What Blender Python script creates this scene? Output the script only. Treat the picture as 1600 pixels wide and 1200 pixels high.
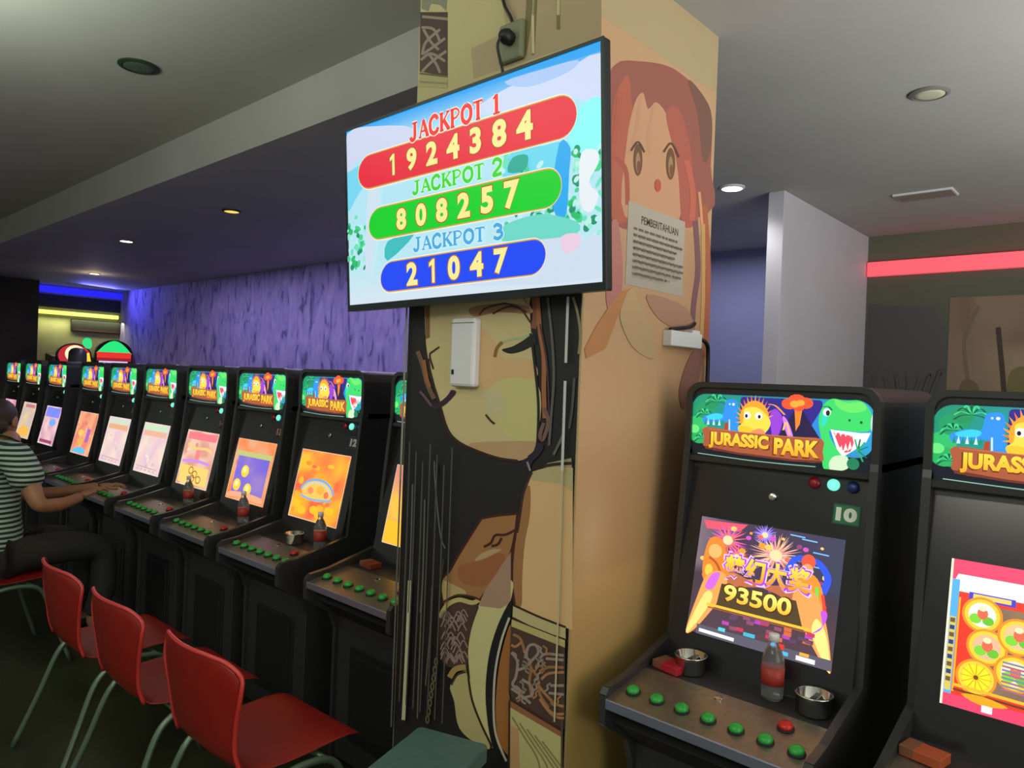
import bpy, bmesh, math, random
from mathutils import Vector, Matrix
from mathutils.geometry import tessellate_polygon

for o in list(bpy.data.objects): bpy.data.objects.remove(o)
scn = bpy.context.scene
COL = scn.collection
R = math.radians
random.seed(7)

# ------------------------------------------------------------------ camera
EYE = Vector((0, 0, 1.6))
FPX = 1130.0
def cam_basis(yaw, pitch, roll):
    f = Vector((math.cos(yaw)*math.cos(pitch), math.sin(yaw)*math.cos(pitch), math.sin(pitch)))
    r0 = Vector((math.sin(yaw), -math.cos(yaw), 0)); u0 = r0.cross(f)
    return (math.cos(roll)*r0+math.sin(roll)*u0, -math.sin(roll)*r0+math.cos(roll)*u0, f)
CR, CU, CF = cam_basis(R(132.3), R(-0.285), R(2.2))
cd = bpy.data.cameras.new('camera'); cam = bpy.data.objects.new('camera', cd); COL.objects.link(cam)
cd.sensor_fit = 'HORIZONTAL'; cd.sensor_width = 36; cd.lens = 36*FPX/1600; cd.clip_start = .05; cd.clip_end = 100
m = Matrix.Identity(4)
for i in range(3): m[i][0], m[i][1], m[i][2], m[i][3] = CR[i], CU[i], -CF[i], EYE[i]
cam.matrix_world = m
scn.camera = cam
def at(px, py, axis, val):
    "point of the photograph's pixel on the real plane  axis = val"
    d = CF + CR*(px-800)/FPX + CU*(600-py)/FPX
    return EYE + d*((val-EYE[axis])/d[axis])

# ------------------------------------------------------------------ world, light, exposure
scn.view_settings.view_transform = 'Standard'; scn.view_settings.look = 'None'
scn.view_settings.exposure = 0.0; scn.view_settings.gamma = 1.0; scn.view_settings.use_curve_mapping = False
w = bpy.data.worlds.new('world'); scn.world = w; w.use_nodes = True
w.node_tree.nodes['Background'].inputs[0].default_value = (.92, 1, .86, 1)
w.node_tree.nodes['Background'].inputs[1].default_value = .24
def light(name, kind, loc, energy, color=(1,1,1), size=None, target=None, **kw):
    l = bpy.data.lights.new(name, kind); l.energy = energy; l.color = color
    if kind == 'AREA':
        l.shape = 'RECTANGLE'; l.size, l.size_y = size
    if kind in ('POINT', 'SPOT') and size: l.shadow_soft_size = size
    for k, v in kw.items(): setattr(l, k, v)
    o = bpy.data.objects.new(name, l); COL.objects.link(o); o.location = loc
    if target is not None:
        o.rotation_euler = (Vector(target)-Vector(loc)).to_track_quat('-Z', 'Y').to_euler()
    return o
# daylight through the shop front to the right, out of frame
light('daylight_shopfront', 'AREA', (4.6, .2, 1.9), 85, (1, .96, .88), (3.4, 2.4), (-1.2, 2.2, 1.7))
# ceiling fixtures of the hall behind the photographer
light('hall_light', 'AREA', (-.6, -1.6, 2.95), 44, (1, .95, .84), (1.6, 1.0), (-1.4, .6, 0))
# unseen area lights aimed up, added only to brighten the ceilings
light('ceiling_fill_right', 'AREA', (1.9, 2.6, 1.3), 185, (.97, 1, .95), (2.2, 2.2), (1.9, 2.6, 3))
light('ceiling_fill_hall', 'AREA', (-2.9, -1.2, 2.2), 84, (.93, 1, .86), (2.6, 1.6), (-2.9, -1.25, 3))
light('ceiling_fill_front', 'AREA', (-2.9, .1, 2.5), 20, (.90, 1, .84), (1.8, 1.0), (-2.9, .1, 3))
# violet area light added under the soffit to brighten the purple wall, no fixture
light('purple_wall_fill', 'AREA', (-6.4, 3.5, 2.812), 70, (.70, .62, 1), (6.5, .2), (-6.4, 3.5, 0))
light('room_beyond_glow', 'AREA', (-2.7, 5.2, 2.7), 12, (.86, .88, 1), (1.2, .8), (-2.7, 5.4, 0))

# ------------------------------------------------------------------ materials
def S(r, g, b):
    return tuple(((c/255)/12.92 if c/255 <= .04045 else ((c/255+.055)/1.055)**2.4) for c in (r, g, b))
def mat(name, col, rough=.6, metal=0, emit=None, es=1, noise=None, spec=.5, **kw):
    mt = bpy.data.materials.new(name); mt.use_nodes = True
    nt = mt.node_tree; b = nt.nodes['Principled BSDF']
    b.inputs['Base Color'].default_value = (*col, 1); b.inputs['Roughness'].default_value = rough
    b.inputs['Metallic'].default_value = metal; b.inputs['Specular IOR Level'].default_value = spec
    for k, v in kw.items(): b.inputs[k].default_value = v
    if emit:
        b.inputs['Emission Color'].default_value = (*emit, 1); b.inputs['Emission Strength'].default_value = es
    if noise:
        sc, amt, bump = noise
        tc = nt.nodes.new('ShaderNodeTexCoord'); n = nt.nodes.new('ShaderNodeTexNoise')
        n.inputs['Scale'].default_value = sc; n.inputs['Detail'].default_value = 5
        nt.links.new(tc.outputs['Object'], n.inputs['Vector'])
        rp = nt.nodes.new('ShaderNodeValToRGB')
        rp.color_ramp.elements[0].position = .3; rp.color_ramp.elements[1].position = .7
        rp.color_ramp.elements[0].color = (*[c*(1-amt) for c in col], 1)
        rp.color_ramp.elements[1].color = (*[min(1, c*(1+amt)) for c in col], 1)
        nt.links.new(n.outputs['Fac'], rp.inputs['Fac']); nt.links.new(rp.outputs['Color'], b.inputs['Base Color'])
        if bump:
            bp = nt.nodes.new('ShaderNodeBump'); bp.inputs['Strength'].default_value = bump; bp.inputs['Distance'].default_value = .01
            nt.links.new(n.outputs['Fac'], bp.inputs['Height']); nt.links.new(bp.outputs['Normal'], b.inputs['Normal'])
    return mt
def art_mat(name, strength=None, rough=.5):
    "colours of a print or of a picture on a screen, stored on its faces"
    mt = bpy.data.materials.new(name); mt.use_nodes = True
    nt = mt.node_tree; b = nt.nodes['Principled BSDF']
    a = nt.nodes.new('ShaderNodeVertexColor'); a.layer_name = 'Col'
    b.inputs['Roughness'].default_value = rough
    if strength is None:
        nt.links.new(a.outputs['Color'], b.inputs['Base Color'])
    else:
        b.inputs['Base Color'].default_value = (.01, .01, .01, 1)
        nt.links.new(a.outputs['Color'], b.inputs['Emission Color']); b.inputs['Emission Strength'].default_value = strength
    return mt
M = dict(
    black=mat('black_laminate', S(46,46,48), .42, noise=(40, .15, 0)),
    blackgloss=mat('black_acrylic', S(38,38,41), .22),
    tmold=mat('edge_molding', S(52,53,52), .3),
    blackplastic=mat('black_plastic', S(24,25,28), .4),
    steel=mat('brushed_steel_panel', S(150,143,128), .38, .85, noise=(60, .12, 0)),
    chrome=mat('polished_steel', (.62,.63,.6), .16, 1),
    lip=mat('panel_edge_steel', S(170,175,200), .3, .8),
    green_btn=mat('green_button', S(40,150,60), .3, emit=S(20,120,40), es=.12),
    red_btn=mat('red_button', S(190,30,25), .3),
    red_dark=mat('red_lamp_off', S(150,20,40), .3),
    blue_dark=mat('blue_lamp_off', S(30,50,110), .3),
    lamp_lit=mat('lit_button', S(120,230,210), .4, emit=S(110,225,200), es=1.1),
    redplastic=mat('red_plastic', S(136,25,17), .34, noise=(6, .1, 0)),
    tube=mat('painted_grey_tube', S(100,120,100), .35, .5),
    teal=mat('teal_vinyl', S(70,98,94), .5, noise=(30, .1, .1)),
    ceil=mat('ceiling_plaster', S(178,178,170), .8, noise=(2, .04, .05)),
    soffit=mat('soffit_plaster', S(170,168,165), .75, noise=(2, .05, .05)),
    white=mat('white_paint', S(198,196,206), .6, noise=(3, .03, .05)),
    whiteplastic=mat('white_plastic', S(225,226,230), .35),
    floor=mat('dark_tile', S(46,49,30), .35, noise=(3, .25, 0)),
    bluewall=mat('blue_grey_wall', S(130,130,166), .8, noise=(2, .06, .05)),
    beigewall=mat('beige_wall', S(165,160,120), .8, noise=(3, .15, .05)),
    darkwall=mat('dark_mural_wall', S(45,42,34), .8, noise=(1.6, .6, .05)),
    glass=mat('clear_plastic', (.85,.88,.88), .06, **{'Transmission Weight': .92, 'IOR': 1.33}),
    cola=mat('red_label', S(160,50,40), .5),
    pack_red=mat('red_card', S(170,28,45), .5),
    pack_brown=mat('brown_card', S(120,80,58), .5),
    pack_orange=mat('orange_card', S(170,80,45), .5),
    cable=mat('black_cable', S(18,18,18), .5),
    socket=mat('grey_green_plastic', S(122,128,98), .45),
    lamp_white=mat('lamp_lens', (1,1,1), .4, emit=(1,.97,.92), es=9),
    lamp_warm=mat('warm_lamp_lens', (1,.9,.7), .4, emit=(1,.78,.5), es=6),
    lamp_amber=mat('amber_lamp_lens', (1,.7,.2), .4, emit=(1,.62,.12), es=1.2),
    lens_off=mat('unlit_lens', S(196,196,170), .5),
    trimring=mat('lamp_ring', S(120,120,112), .4),
    darkring=mat('dark_lamp_ring', S(40,52,40), .5),
    led_blue=mat('blue_led', (.05,.05,1), .4, emit=S(24,24,255), es=1.6),
    led_yellow=mat('yellow_led', (1,1,.3), .4, emit=S(232,250,110), es=1.4),
    led_red=mat('red_led', (1,.2,.25), .4, emit=S(225,70,85), es=.9),
    skin=mat('skin', S(150,105,75), .55, noise=(20, .06, 0)),
    hair=mat('hair', S(45,34,24), .6, noise=(60, .3, .2)),
    trousers=mat('dark_cloth', S(34,34,30), .8, noise=(80, .2, .1)),
    eye=mat('eye', S(40,30,25), .2), lips=mat('lips', S(150,85,75), .5),
    concrete=mat('column_paint', S(176,158,118), .7, noise=(3, .05, .05)),
    paper=mat('paper', S(172,162,148), .8),
    print=art_mat('painted_art', None, .55),
    screen=art_mat('lit_picture', 1.15, .25),
    screen_tv=art_mat('tv_picture', 1.0, .25),
    marquee=art_mat('backlit_print', 1.1, .3),
)
# striped shirt
mt = mat('striped_jersey', S(150,168,150), .85); nt = mt.node_tree; b = nt.nodes['Principled BSDF']
tc = nt.nodes.new('ShaderNodeTexCoord'); wv = nt.nodes.new('ShaderNodeTexWave'); wv.bands_direction = 'Z'
wv.inputs['Scale'].default_value = 13; wv.inputs['Distortion'].default_value = .6; wv.inputs['Detail Scale'].default_value = .6
nt.links.new(tc.outputs['Object'], wv.inputs['Vector'])
rp = nt.nodes.new('ShaderNodeValToRGB'); rp.color_ramp.interpolation = 'CONSTANT'
rp.color_ramp.elements[0].color = (*S(26,38,34), 1); rp.color_ramp.elements[1].position = .5
rp.color_ramp.elements[1].color = (*S(158,180,160), 1)
nt.links.new(wv.outputs['Fac'], rp.inputs['Fac']); nt.links.new(rp.outputs['Color'], b.inputs['Base Color']); M['shirt'] = mt
# purple wallpaper with dark brushed strokes
mt = mat('purple_brushed_wall', S(118,108,165), .8); nt = mt.node_tree; b = nt.nodes['Principled BSDF']
tc = nt.nodes.new('ShaderNodeTexCoord'); mp = nt.nodes.new('ShaderNodeMapping')
mp.inputs['Rotation'].default_value = (0, R(14), 0); mp.inputs['Scale'].default_value = (5.2, 3, 1.9)
n1 = nt.nodes.new('ShaderNodeTexNoise'); n1.inputs['Scale'].default_value = 1.5; n1.inputs['Detail'].default_value = 3; n1.inputs['Distortion'].default_value = 1.2
n2 = nt.nodes.new('ShaderNodeTexNoise'); n2.inputs['Scale'].default_value = .35
nt.links.new(tc.outputs['Object'], mp.inputs['Vector']); nt.links.new(mp.outputs['Vector'], n1.inputs['Vector']); nt.links.new(tc.outputs['Object'], n2.inputs['Vector'])
rp = nt.nodes.new('ShaderNodeValToRGB'); e = rp.color_ramp.elements
e[0].position = .33; e[0].color = (*S(84,78,124), 1); e[1].position = .41; e[1].color = (*S(132,122,180), 1)
e2 = e.new(.68); e2.color = (*S(160,150,196), 1)
nt.links.new(n1.outputs['Fac'], rp.inputs['Fac']); nt.links.new(rp.outputs['Color'], b.inputs['Base Color']); M['purple'] = mt

# ------------------------------------------------------------------ object helpers
def link(name, me, parent=None):
    o = bpy.data.objects.new(name, me); COL.objects.link(o)
    if parent: o.parent = parent
    return o
def tag(o, label, cat, group=None):
    o['label'] = label; o['category'] = cat
    if group: o['group'] = group
    return o
def thing(name, label, cat, loc=(0,0,0), rz=0, group=None):
    o = bpy.data.objects.new(name, None); COL.objects.link(o); o.empty_display_size = .1
    o.location = loc; o.rotation_euler = (0, 0, rz)
    return tag(o, label, cat, group)
def struct(o): o['kind'] = 'structure'; return o

class MB:
    def __init__(s): s.bm = bmesh.new(); s.mi = 0
    def _f(s, vs):
        try: f = s.bm.faces.new(vs); f.material_index = s.mi; return f
        except ValueError: return None
    def box(s, x0, x1, y0, y1, z0, z1, mx=None):
        vs = [s.bm.verts.new((x, y, z)) for x in (x0, x1) for y in (y0, y1) for z in (z0, z1)]
        if mx: 
            for v in vs: v.co = mx @ v.co
        for q in ((0,1,3,2),(4,6,7,5),(0,4,5,1),(2,3,7,6),(0,2,6,4),(1,5,7,3)): s._f([vs[i] for i in q])
        return s
    def prism(s, pts, x0, x1, axis='x'):
        "profile of (a, b) extruded along axis"
        def P(a, b, t): return {'x': (t, a, b), 'y': (a, t, b), 'z': (a, b, t)}[axis]
        A = [s.bm.verts.new(P(a, b, x0)) for a, b in pts]; B = [s.bm.verts.new(P(a, b, x1)) for a, b in pts]
        s._f(A); s._f(B[::-1]); n = len(pts)
        for i in range(n): s._f([A[i], B[i], B[(i+1) % n], A[(i+1) % n]])
        return s
    def lathe(s, prof, seg=24, c=(0,0,0), mx=None):
        rings = []
        for r, z in prof:
            rings.append([s.bm.verts.new(Vector((c[0]+r*math.cos(2*math.pi*i/seg), c[1]+r*math.sin(2*math.pi*i/seg), c[2]+z))) for i in range(seg)])
        if mx:
            for rg in rings:
                for v in rg: v.co = mx @ v.co
        for a, b in zip(rings, rings[1:]):
            for i in range(seg): s._f([a[i], a[(i+1) % seg], b[(i+1) % seg], b[i]])
        s._f(rings[0][::-1]); s._f(rings[-1])
        return s
    def tube(s, path, r, seg=10):
        path = [Vector(p) for p in path]; rings = []
        up = None
        for i, p in enumerate(path):
            t = (path[min(i+1, len(path)-1)]-path[max(i-1, 0)]).normalized()
            if up is None: up = t.orthogonal().normalized()
            up = (up - t*up.dot(t)).normalized(); sd = t.cross(up)
            rr = r[i] if isinstance(r, (list, tuple)) else r
            rings.append([s.bm.verts.new(p+(up*math.cos(2*math.pi*k/seg)+sd*math.sin(2*math.pi*k/seg))*rr) for k in range(seg)])
        for a, b in zip(rings, rings[1:]):
            for i in range(seg): s._f([a[i], a[(i+1) % seg], b[(i+1) % seg], b[i]])
        s._f(rings[0][::-1]); s._f(rings[-1])
        return s
    def grid(s, rows):
        V = [[s.bm.verts.new(p) for p in r] for r in rows]
        for a, b in zip(V, V[1:]):
            for i in range(len(a)-1): s._f([a[i], a[i+1], b[i+1], b[i]])
        return s
    def ellipsoid(s, c, r, mx=None, su=16, sv=10):
        prof = [(math.sin(math.pi*i/sv), -math.cos(math.pi*i/sv)) for i in range(1, sv)]
        m0 = Matrix.Translation(c) @ (mx or Matrix.Identity(4)) @ Matrix.Diagonal((*r, 1))
        return s.lathe(prof, su, mx=m0)
    def build(s, name, mats, parent=None, smooth=False, bevel=0, sub=0, solid=0, loc=None):
        bmesh.ops.recalc_face_normals(s.bm, faces=s.bm.faces)
        me = bpy.data.meshes.new(name); s.bm.to_mesh(me); s.bm.free()
        for k in (mats if isinstance(mats, (list, tuple)) else [mats]): me.materials.append(k)
        if smooth:
            for p in me.polygons: p.use_smooth = True
        o = link(name, me, parent)
        if loc: o.location = loc
        if solid:
            q = o.modifiers.new('solid', 'SOLIDIFY'); q.thickness = solid; q.offset = 0
        if bevel:
            q = o.modifiers.new('bevel', 'BEVEL'); q.width = bevel; q.segments = 2; q.limit_method = 'ANGLE'
        if sub:
            q = o.modifiers.new('sub', 'SUBSURF'); q.levels = sub; q.render_levels = sub
        return o

def sm(pts, n=5, closed=True):
    "smooth curve through points"
    out = []; N = len(pts)
    rng = range(N) if closed else range(N-1)
    g = (lambda i: pts[i % N]) if closed else (lambda i: pts[min(max(i, 0), N-1)])
    for i in rng:
        p0, p1, p2, p3 = g(i-1), g(i), g(i+1), g(i+2)
        for k in range(n):
            t = k/n
            out.append(tuple(.5*(2*b_+(c_-a_)*t+(2*a_-5*b_+4*c_-d_)*t*t+(3*b_-a_-3*c_+d_)*t**3) for a_, b_, c_, d_ in zip(p0, p1, p2, p3)))
    if not closed: out.append(tuple(pts[-1]))
    return out

_tc = {}
def text_tris(txt, bold=0.0):
    key = (txt, bold)
    if key in _tc: return _tc[key]
    cu = bpy.data.curves.new('t', 'FONT'); cu.body = txt; cu.size = 1; cu.offset = bold; cu.resolution_u = 4; cu.fill_mode = 'FRONT'
    o = bpy.data.objects.new('t', cu); COL.objects.link(o)
    dg = bpy.context.evaluated_depsgraph_get(); dg.update()
    me = bpy.data.meshes.new_from_object(o.evaluated_get(dg))
    me.calc_loop_triangles()
    tr = [[(me.vertices[i].co.x, me.vertices[i].co.y) for i in t.vertices] for t in me.loop_triangles]
    bpy.data.objects.remove(o); bpy.data.curves.remove(cu); bpy.data.meshes.remove(me)
    xs = [p[0] for t in tr for p in t] or [0, 1]; ys = [p[1] for t in tr for p in t] or [0, 1]
    _tc[key] = (tr, min(xs), max(xs), min(ys), max(ys))
    return _tc[key]

def clip_poly(p, c):
    for ax_, lim, sg in ((0, c[0], 1), (1, c[1], 1), (0, c[2], -1), (1, c[3], -1)):
        o = []
        for i in range(len(p)):
            a, b = p[i-1], p[i]; da, db = sg*(a[ax_]-lim), sg*(b[ax_]-lim)
            if (da >= 0) != (db >= 0):
                t_ = da/(da-db); o.append((a[0]+(b[0]-a[0])*t_, a[1]+(b[1]-a[1])*t_))
            if db >= 0: o.append(tuple(b))
        p = o
        if len(p) < 3: return []
    return p
class Art:
    clip = None
    "a flat picture: coloured shapes laid over each other on one plane"
    def __init__(s, fmap, step=.0001): s.f = fmap; s.step = step; s.d = 0; s.V = []; s.F = []; s.C = []
    def tri(s, t, cols):
        i = len(s.V); s.V += [s.f(x, y, s.d) for x, y in t]; s.F.append((i, i+1, i+2)); s.C += list(cols)
    def poly(s, pts, col, hold=False):
        if not hold: s.d += s.step
        if s.clip: pts = clip_poly(list(pts), s.clip)
        if len(pts) < 3: return
        cf = col if callable(col) else (lambda x, y: col)
        for t in tessellate_polygon([[Vector((p[0], p[1], 0)) for p in pts]]):
            q = [pts[i] for i in t]; s.tri(q, [cf(*p) for p in q])
    def rect(s, x0, y0, x1, y1, col, hold=False): s.poly([(x0,y0),(x1,y0),(x1,y1),(x0,y1)], col, hold)
    def grad(s, x0, y0, x1, y1, cf, nx=8, ny=8):
        "area with a colour that varies from point to point"
        s.d += s.step
        for i in range(nx):
            for j in range(ny):
                a, b = x0+(x1-x0)*i/nx, x0+(x1-x0)*(i+1)/nx; c, d = y0+(y1-y0)*j/ny, y0+(y1-y0)*(j+1)/ny
                s.tri([(a,c),(b,c),(b,d)], [cf(a,c), cf(b,c), cf(b,d)]); s.tri([(a,c),(b,d),(a,d)], [cf(a,c), cf(b,d), cf(a,d)])
    def ell(s, cx, cy, rx, ry, col, n=24, rot=0, hold=False):
        c, sn = math.cos(rot), math.sin(rot)
        s.poly([(cx+rx*math.cos(2*math.pi*i/n)*c-ry*math.sin(2*math.pi*i/n)*sn, cy+rx*math.cos(2*math.pi*i/n)*sn+ry*math.sin(2*math.pi*i/n)*c) for i in range(n)], col, hold)
    def stroke(s, pts, wd, col, curve=True, hold=False):
        if curve and len(pts) > 2: pts = sm(pts, 5, False)
        if not hold: s.d += s.step
        n = len(pts); L = []
        for i, p in enumerate(pts):
            a = pts[max(i-1, 0)]; b = pts[min(i+1, n-1)]; dx, dy = b[0]-a[0], b[1]-a[1]; l = math.hypot(dx, dy) or 1
            ww = wd(i/(n-1)) if callable(wd) else wd
            L.append(((p[0]-dy/l*ww/2, p[1]+dx/l*ww/2), (p[0]+dy/l*ww/2, p[1]-dx/l*ww/2)))
        for (a, b), (c, d) in zip(L, L[1:]):
            s.tri([a, b, d], [col]*3); s.tri([a, d, c], [col]*3)
    def rays(s, cx, cy, r0, r1, n, wd, col, ax=1.0, hold=False):
        s.d += s.step
        for i in range(n):
            a = 2*math.pi*i/n + random.uniform(-.1, .1); r = r1*random.uniform(.75, 1)
            d = Vector((math.cos(a), math.sin(a))); p = Vector((-d.y, d.x))
            A, B = Vector((cx, cy))+d*r0, Vector((cx, cy))+d*r
            s.tri([tuple(A+p*wd), tuple(A-p*wd), tuple(B)], [col]*3)
    def text(s, txt, x0, y0, x1, y1, col, bold=.0, fit=True, pts=None, bend=0, hold=False):
        tr, a, b, c, d = text_tris(txt, bold)
        if not hold: s.d += s.step
        for t in tr:
            q = []
            for x, y in t:
                u, v = (x-a)/(b-a), (y-c)/(d-c)
                q.append((x0+(x1-x0)*u, y0+(y1-y0)*v+bend*(4*u*(1-u))))
            s.tri(q, [col(*p) if callable(col) else col for p in q])
    def build(s, name, material, parent=None):
        me = bpy.data.meshes.new(name); me.from_pydata([tuple(v) for v in s.V], [], s.F)
        ca = me.color_attributes.new('Col', 'FLOAT_COLOR', 'CORNER')
        for i, l in enumerate(me.loops):
            ca.data[i].color = (*s.C[l.vertex_index], 1)
        me.materials.append(material); me.update()
        return link(name, me, parent)
def mixc(a, b, t): t = min(max(t, 0), 1); return tuple(x+(y-x)*t for x, y in zip(a, b))
def blotch(cols, seed, fx, fy):
    "smooth field of a few colours"
    rnd = random.Random(seed); ph = [(rnd.uniform(0,6), rnd.uniform(0,6), rnd.uniform(.6,1.4), rnd.uniform(.6,1.4)) for _ in cols]
    def f(x, y):
        ws = [max(0.02, math.sin(x*fx*a+p)*math.sin(y*fy*b_+q)+.25)**2 for p, q, a, b_ in ph]
        t = sum(ws); return tuple(sum(c[k]*w_ for c, w_ in zip(cols, ws))/t for k in range(3))
    return f

# ------------------------------------------------------------------ the setting
SOF, CEI, BUL, YW, YM = 2.82, 3.07, 1.95, 4.5, 6.0
struct(MB().box(-14, 5.2, -4, 7, -.08, 0).build('floor', M['floor']))
struct(MB().box(-14, 5.2, -4, BUL, CEI, CEI+.1).build('ceiling', M['ceil']))
struct(MB().box(-14, 5.2, BUL, 7, SOF, CEI+.1).build('ceiling_soffit', M['soffit']))
struct(MB().box(-13, -3.6, YW, YW+.12, 0, SOF).build('wall_back', M['purple']))
struct(MB().box(-3.72, -3.6, YW+.12, YM, 0, SOF).build('wall_recess', M['bluewall']))
struct(MB().box(-3.72, -1.81, YM, YM+.1, 0, SOF).build('wall_beyond', M['bluewall']))
struct(MB().box(-1.87, -1.77, 4.34, YM+.1, 0, SOF).build('wall_partition', M['white'], bevel=.004))
struct(MB().box(-13.12, -13, 1.0, YW+.12, 0, SOF).build('wall_left', M['beigewall']))
struct(MB().box(-13, -12.5, -.8, 3.2, 0, CEI-.002).build('wall_left_dark', M['darkwall']))
# dark band above the yellow tube on the far end wall
struct(MB().box(-13, -12.975, 3.2, YW, 2.47, 2.67).build('trim_1', mat('navy_band', S(44,44,66), .7)))

# far mural wall to the right: dark paint with a brown figure panel and a blue field
am = Art(lambda x, y, d: (x, YM-.001-d, y), .001)
am.grad(-1.77, 0, 5.2, SOF, blotch([S(96,98,82), S(80,82,78), S(108,102,84)], 3, 2.2, 3), 24, 12)
am.grad(-1.77, SOF-.28, 5.2, SOF, blotch([S(104,106,88), S(112,96,80)], 4, 2, 8), 16, 3)
am.poly([(-1.75,1.1),(-1.25,1.1),(-1.15,1.9),(-1.3,2.25),(-1.75,2.3)], S(84,84,84))
am.grad(-1.2, .9, -.62, 2.32, blotch([S(140,118,98), S(124,102,84), S(160,138,112)], 9, 9, 5), 10, 14)
am.stroke([(-1.12,1.2),(-1.06,1.6),(-1.1,2.0),(-1.02,2.25)], .025, S(120,104,86))
am.stroke([(-.86,1.0),(-.84,1.5),(-.9,2.1)], .03, S(66,54,46))
am.poly(sm([(-.82,1.55),(-.7,1.5),(-.64,1.65),(-.72,1.82),(-.82,1.78)]), S(118,108,66))
am.poly(sm([(-1.12,1.5),(-1.02,1.46),(-1.0,1.68),(-1.1,1.72)]), S(112,96,70))
for k in range(7): am.stroke([(-1.72+.07*k, 1.3+.05*k), (-1.66+.07*k, 1.55+.04*k), (-1.7+.08*k, 1.75)], .016, S(84,84,80))
am.rect(-.58, .9, 5.0, 2.05, S(96,120,138))
for k in range(9): am.ell(-.2+.5*k, 1.3+.1*(k % 3), .12, .2, S(78,96,108))
mo = struct(am.build('wall_mural', M['print']))
struct(MB().box(-1.77, 5.2, YM, YM+.1, 0, SOF).build('wall_back_right', M['darkwall']))

# ------------------------------------------------------------------ painted column
XL, XR, YC, YB = -1.94, -1.20, 1.593, 2.318
col = thing('column', 'square column painted with a dark haired woman on one side, a red haired one on the other', 'column', ((XL+XR)/2, (YC+YB)/2, 0))
MB().box(XL, XR, YC, YB, 0, CEI).build('shaft', M['concrete'], col, loc=(-(XL+XR)/2, -(YC+YB)/2, 0))
class PixArt(Art):
    "picture on a flat wall of the place; shapes traced as points that land on that wall"
    def __init__(s, axis, val, sgn, org, step=.00008):
        s.o = Vector(org)
        def f(x, y, d):
            p = at(x, y, axis, val); p[axis] += sgn*(d+.0006)
            return p - s.o
        super().__init__(f, step)
ORG = (((XL+XR)/2), (YC+YB)/2, 0)
def Z(ox, oy, sc): return lambda L: [(ox+x/sc, oy+y/sc) for x, y in L]
skin, skin2, cream = S(210,194,142), S(218,180,130), S(206,198,140)
ink, brown, dkbr = S(30,28,30), S(150,96,66), S(78,58,52)
a = PixArt(1, YC, -1, ORG)
def facequad(p0, p1, p2, p3, c): a.poly([p0, p1, p2, p3], c)
# corners of the face in the picture
def fp(X, z):
    d = Vector((X, YC, z))-EYE; k = d.dot(CF); return (800+FPX*d.dot(CR)/k, 600-FPX*d.dot(CU)/k)
def rectf(X0, z0, X1, z1, c): a.poly([fp(X0,z0), fp(X1,z0), fp(X1,z1), fp(X0,z1)], c)
e_ = .003
rectf(XL+e_, .02, XR-e_, 2.2, S(34,32,34))                          # dark hair field
rectf(XL+e_, 2.2, XR-e_, CEI-.03, S(192,181,130))                   # bare skin above, behind the screen
zU, z1, z2, z3 = Z(640,0,5), Z(640,460,4.2857), Z(600,720,5), Z(600,920,4.2871)
# upper part
a.poly(zU([(480,380),(760,250),(720,0),(1180,-60),(1500,0),(1500,280),(500,620)]), S(176,158,122))
a.poly(zU([(85,95),(300,95),(300,600),(80,560)]), dkbr)
a.poly(zU([(100,-40),(300,-40),(290,90),(240,40),(170,30),(150,90),(95,70)]), S(130,134,110))
for L in ([(100,130),(300,150)], [(95,215),(190,230),(240,330)], [(110,230),(170,330),(230,390)], [(240,230),(130,330),(100,430)], [(280,300),(170,380),(110,420)], [(90,470),(170,420),(280,480)], [(100,560),(180,480),(290,400)], [(150,420),(210,500),(240,570)]):
    a.stroke(zU(L), 4.2, S(150,136,122))
a.poly(zU([(80,575),(300,600),(300,690),(72,680)]), S(176,168,118))
a.stroke(zU([(80,575),(300,600)]), 3, S(110,96,60)); a.stroke(zU([(78,640),(300,655)]), 2.5, S(140,134,96))
for L, w_ in (([(720,-30),(770,110),(820,180),(890,220)], 5), ([(940,-40),(925,200),(890,430)], 9), ([(990,-30),(975,250),(965,430)], 4), ([(1160,-20),(1165,230)], 5)):
    a.stroke(zU(L), w_, S(124,112,72))
a.stroke(zU([(965,120),(970,420)]), 4, S(206,196,150)); a.stroke(zU([(1165,-20),(1165,120)]), 5, S(200,188,140))
# face
a.poly(z1(sm([(105,-200),(105,85),(112,300),(128,430),(165,575),(205,730),(258,900),(330,985),(450,1045),(600,1096),(730,1113),(805,1085),(852,1035),(866,900),(866,700),(838,430),(818,260),(806,60),(800,-200)], 4)), skin)
a.poly(z1([(105,-60),(140,60),(140,290),(112,300)]), S(140,100,64))
a.poly(z1(sm([(480,230),(560,300),(640,420),(820,440),(850,560),(620,570),(490,640),(470,420)], 4)), skin2)
a.poly(z1(sm([(620,580),(860,600),(866,900),(740,980),(600,860)], 4)), S(208,200,134))
a.poly(z1(sm([(400,1000),(560,985),(840,985),(855,1040),(800,1088),(730,1108),(600,1090),(450,1042)], 4)), S(196,160,120))
a.poly(z1(sm([(410,90),(620,60),(800,80),(812,130),(600,120),(440,150)], 4)), S(170,126,90))
for L in ([(470,140),(520,90),(640,60)], [(560,130),(680,80),(790,120)], [(640,60),(740,90),(815,190)]): a.stroke(z1(L), 3, S(86,54,38))
a.poly(z1([(505,640),(620,640),(655,720),(640,805),(530,805),(512,760)]), S(206,196,152))
a.poly(z1(sm([(625,368),(690,350),(760,312),(835,262),(852,300),(850,330),(770,376),(690,397),(640,386)], 4)), ink)
a.stroke(z1([(600,330),(680,300),(760,290),(825,262)]), 3.5, S(178,190,140))
a.stroke(z1([(575,420),(590,360),(625,320)]), 5, S(140,104,56))
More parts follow.
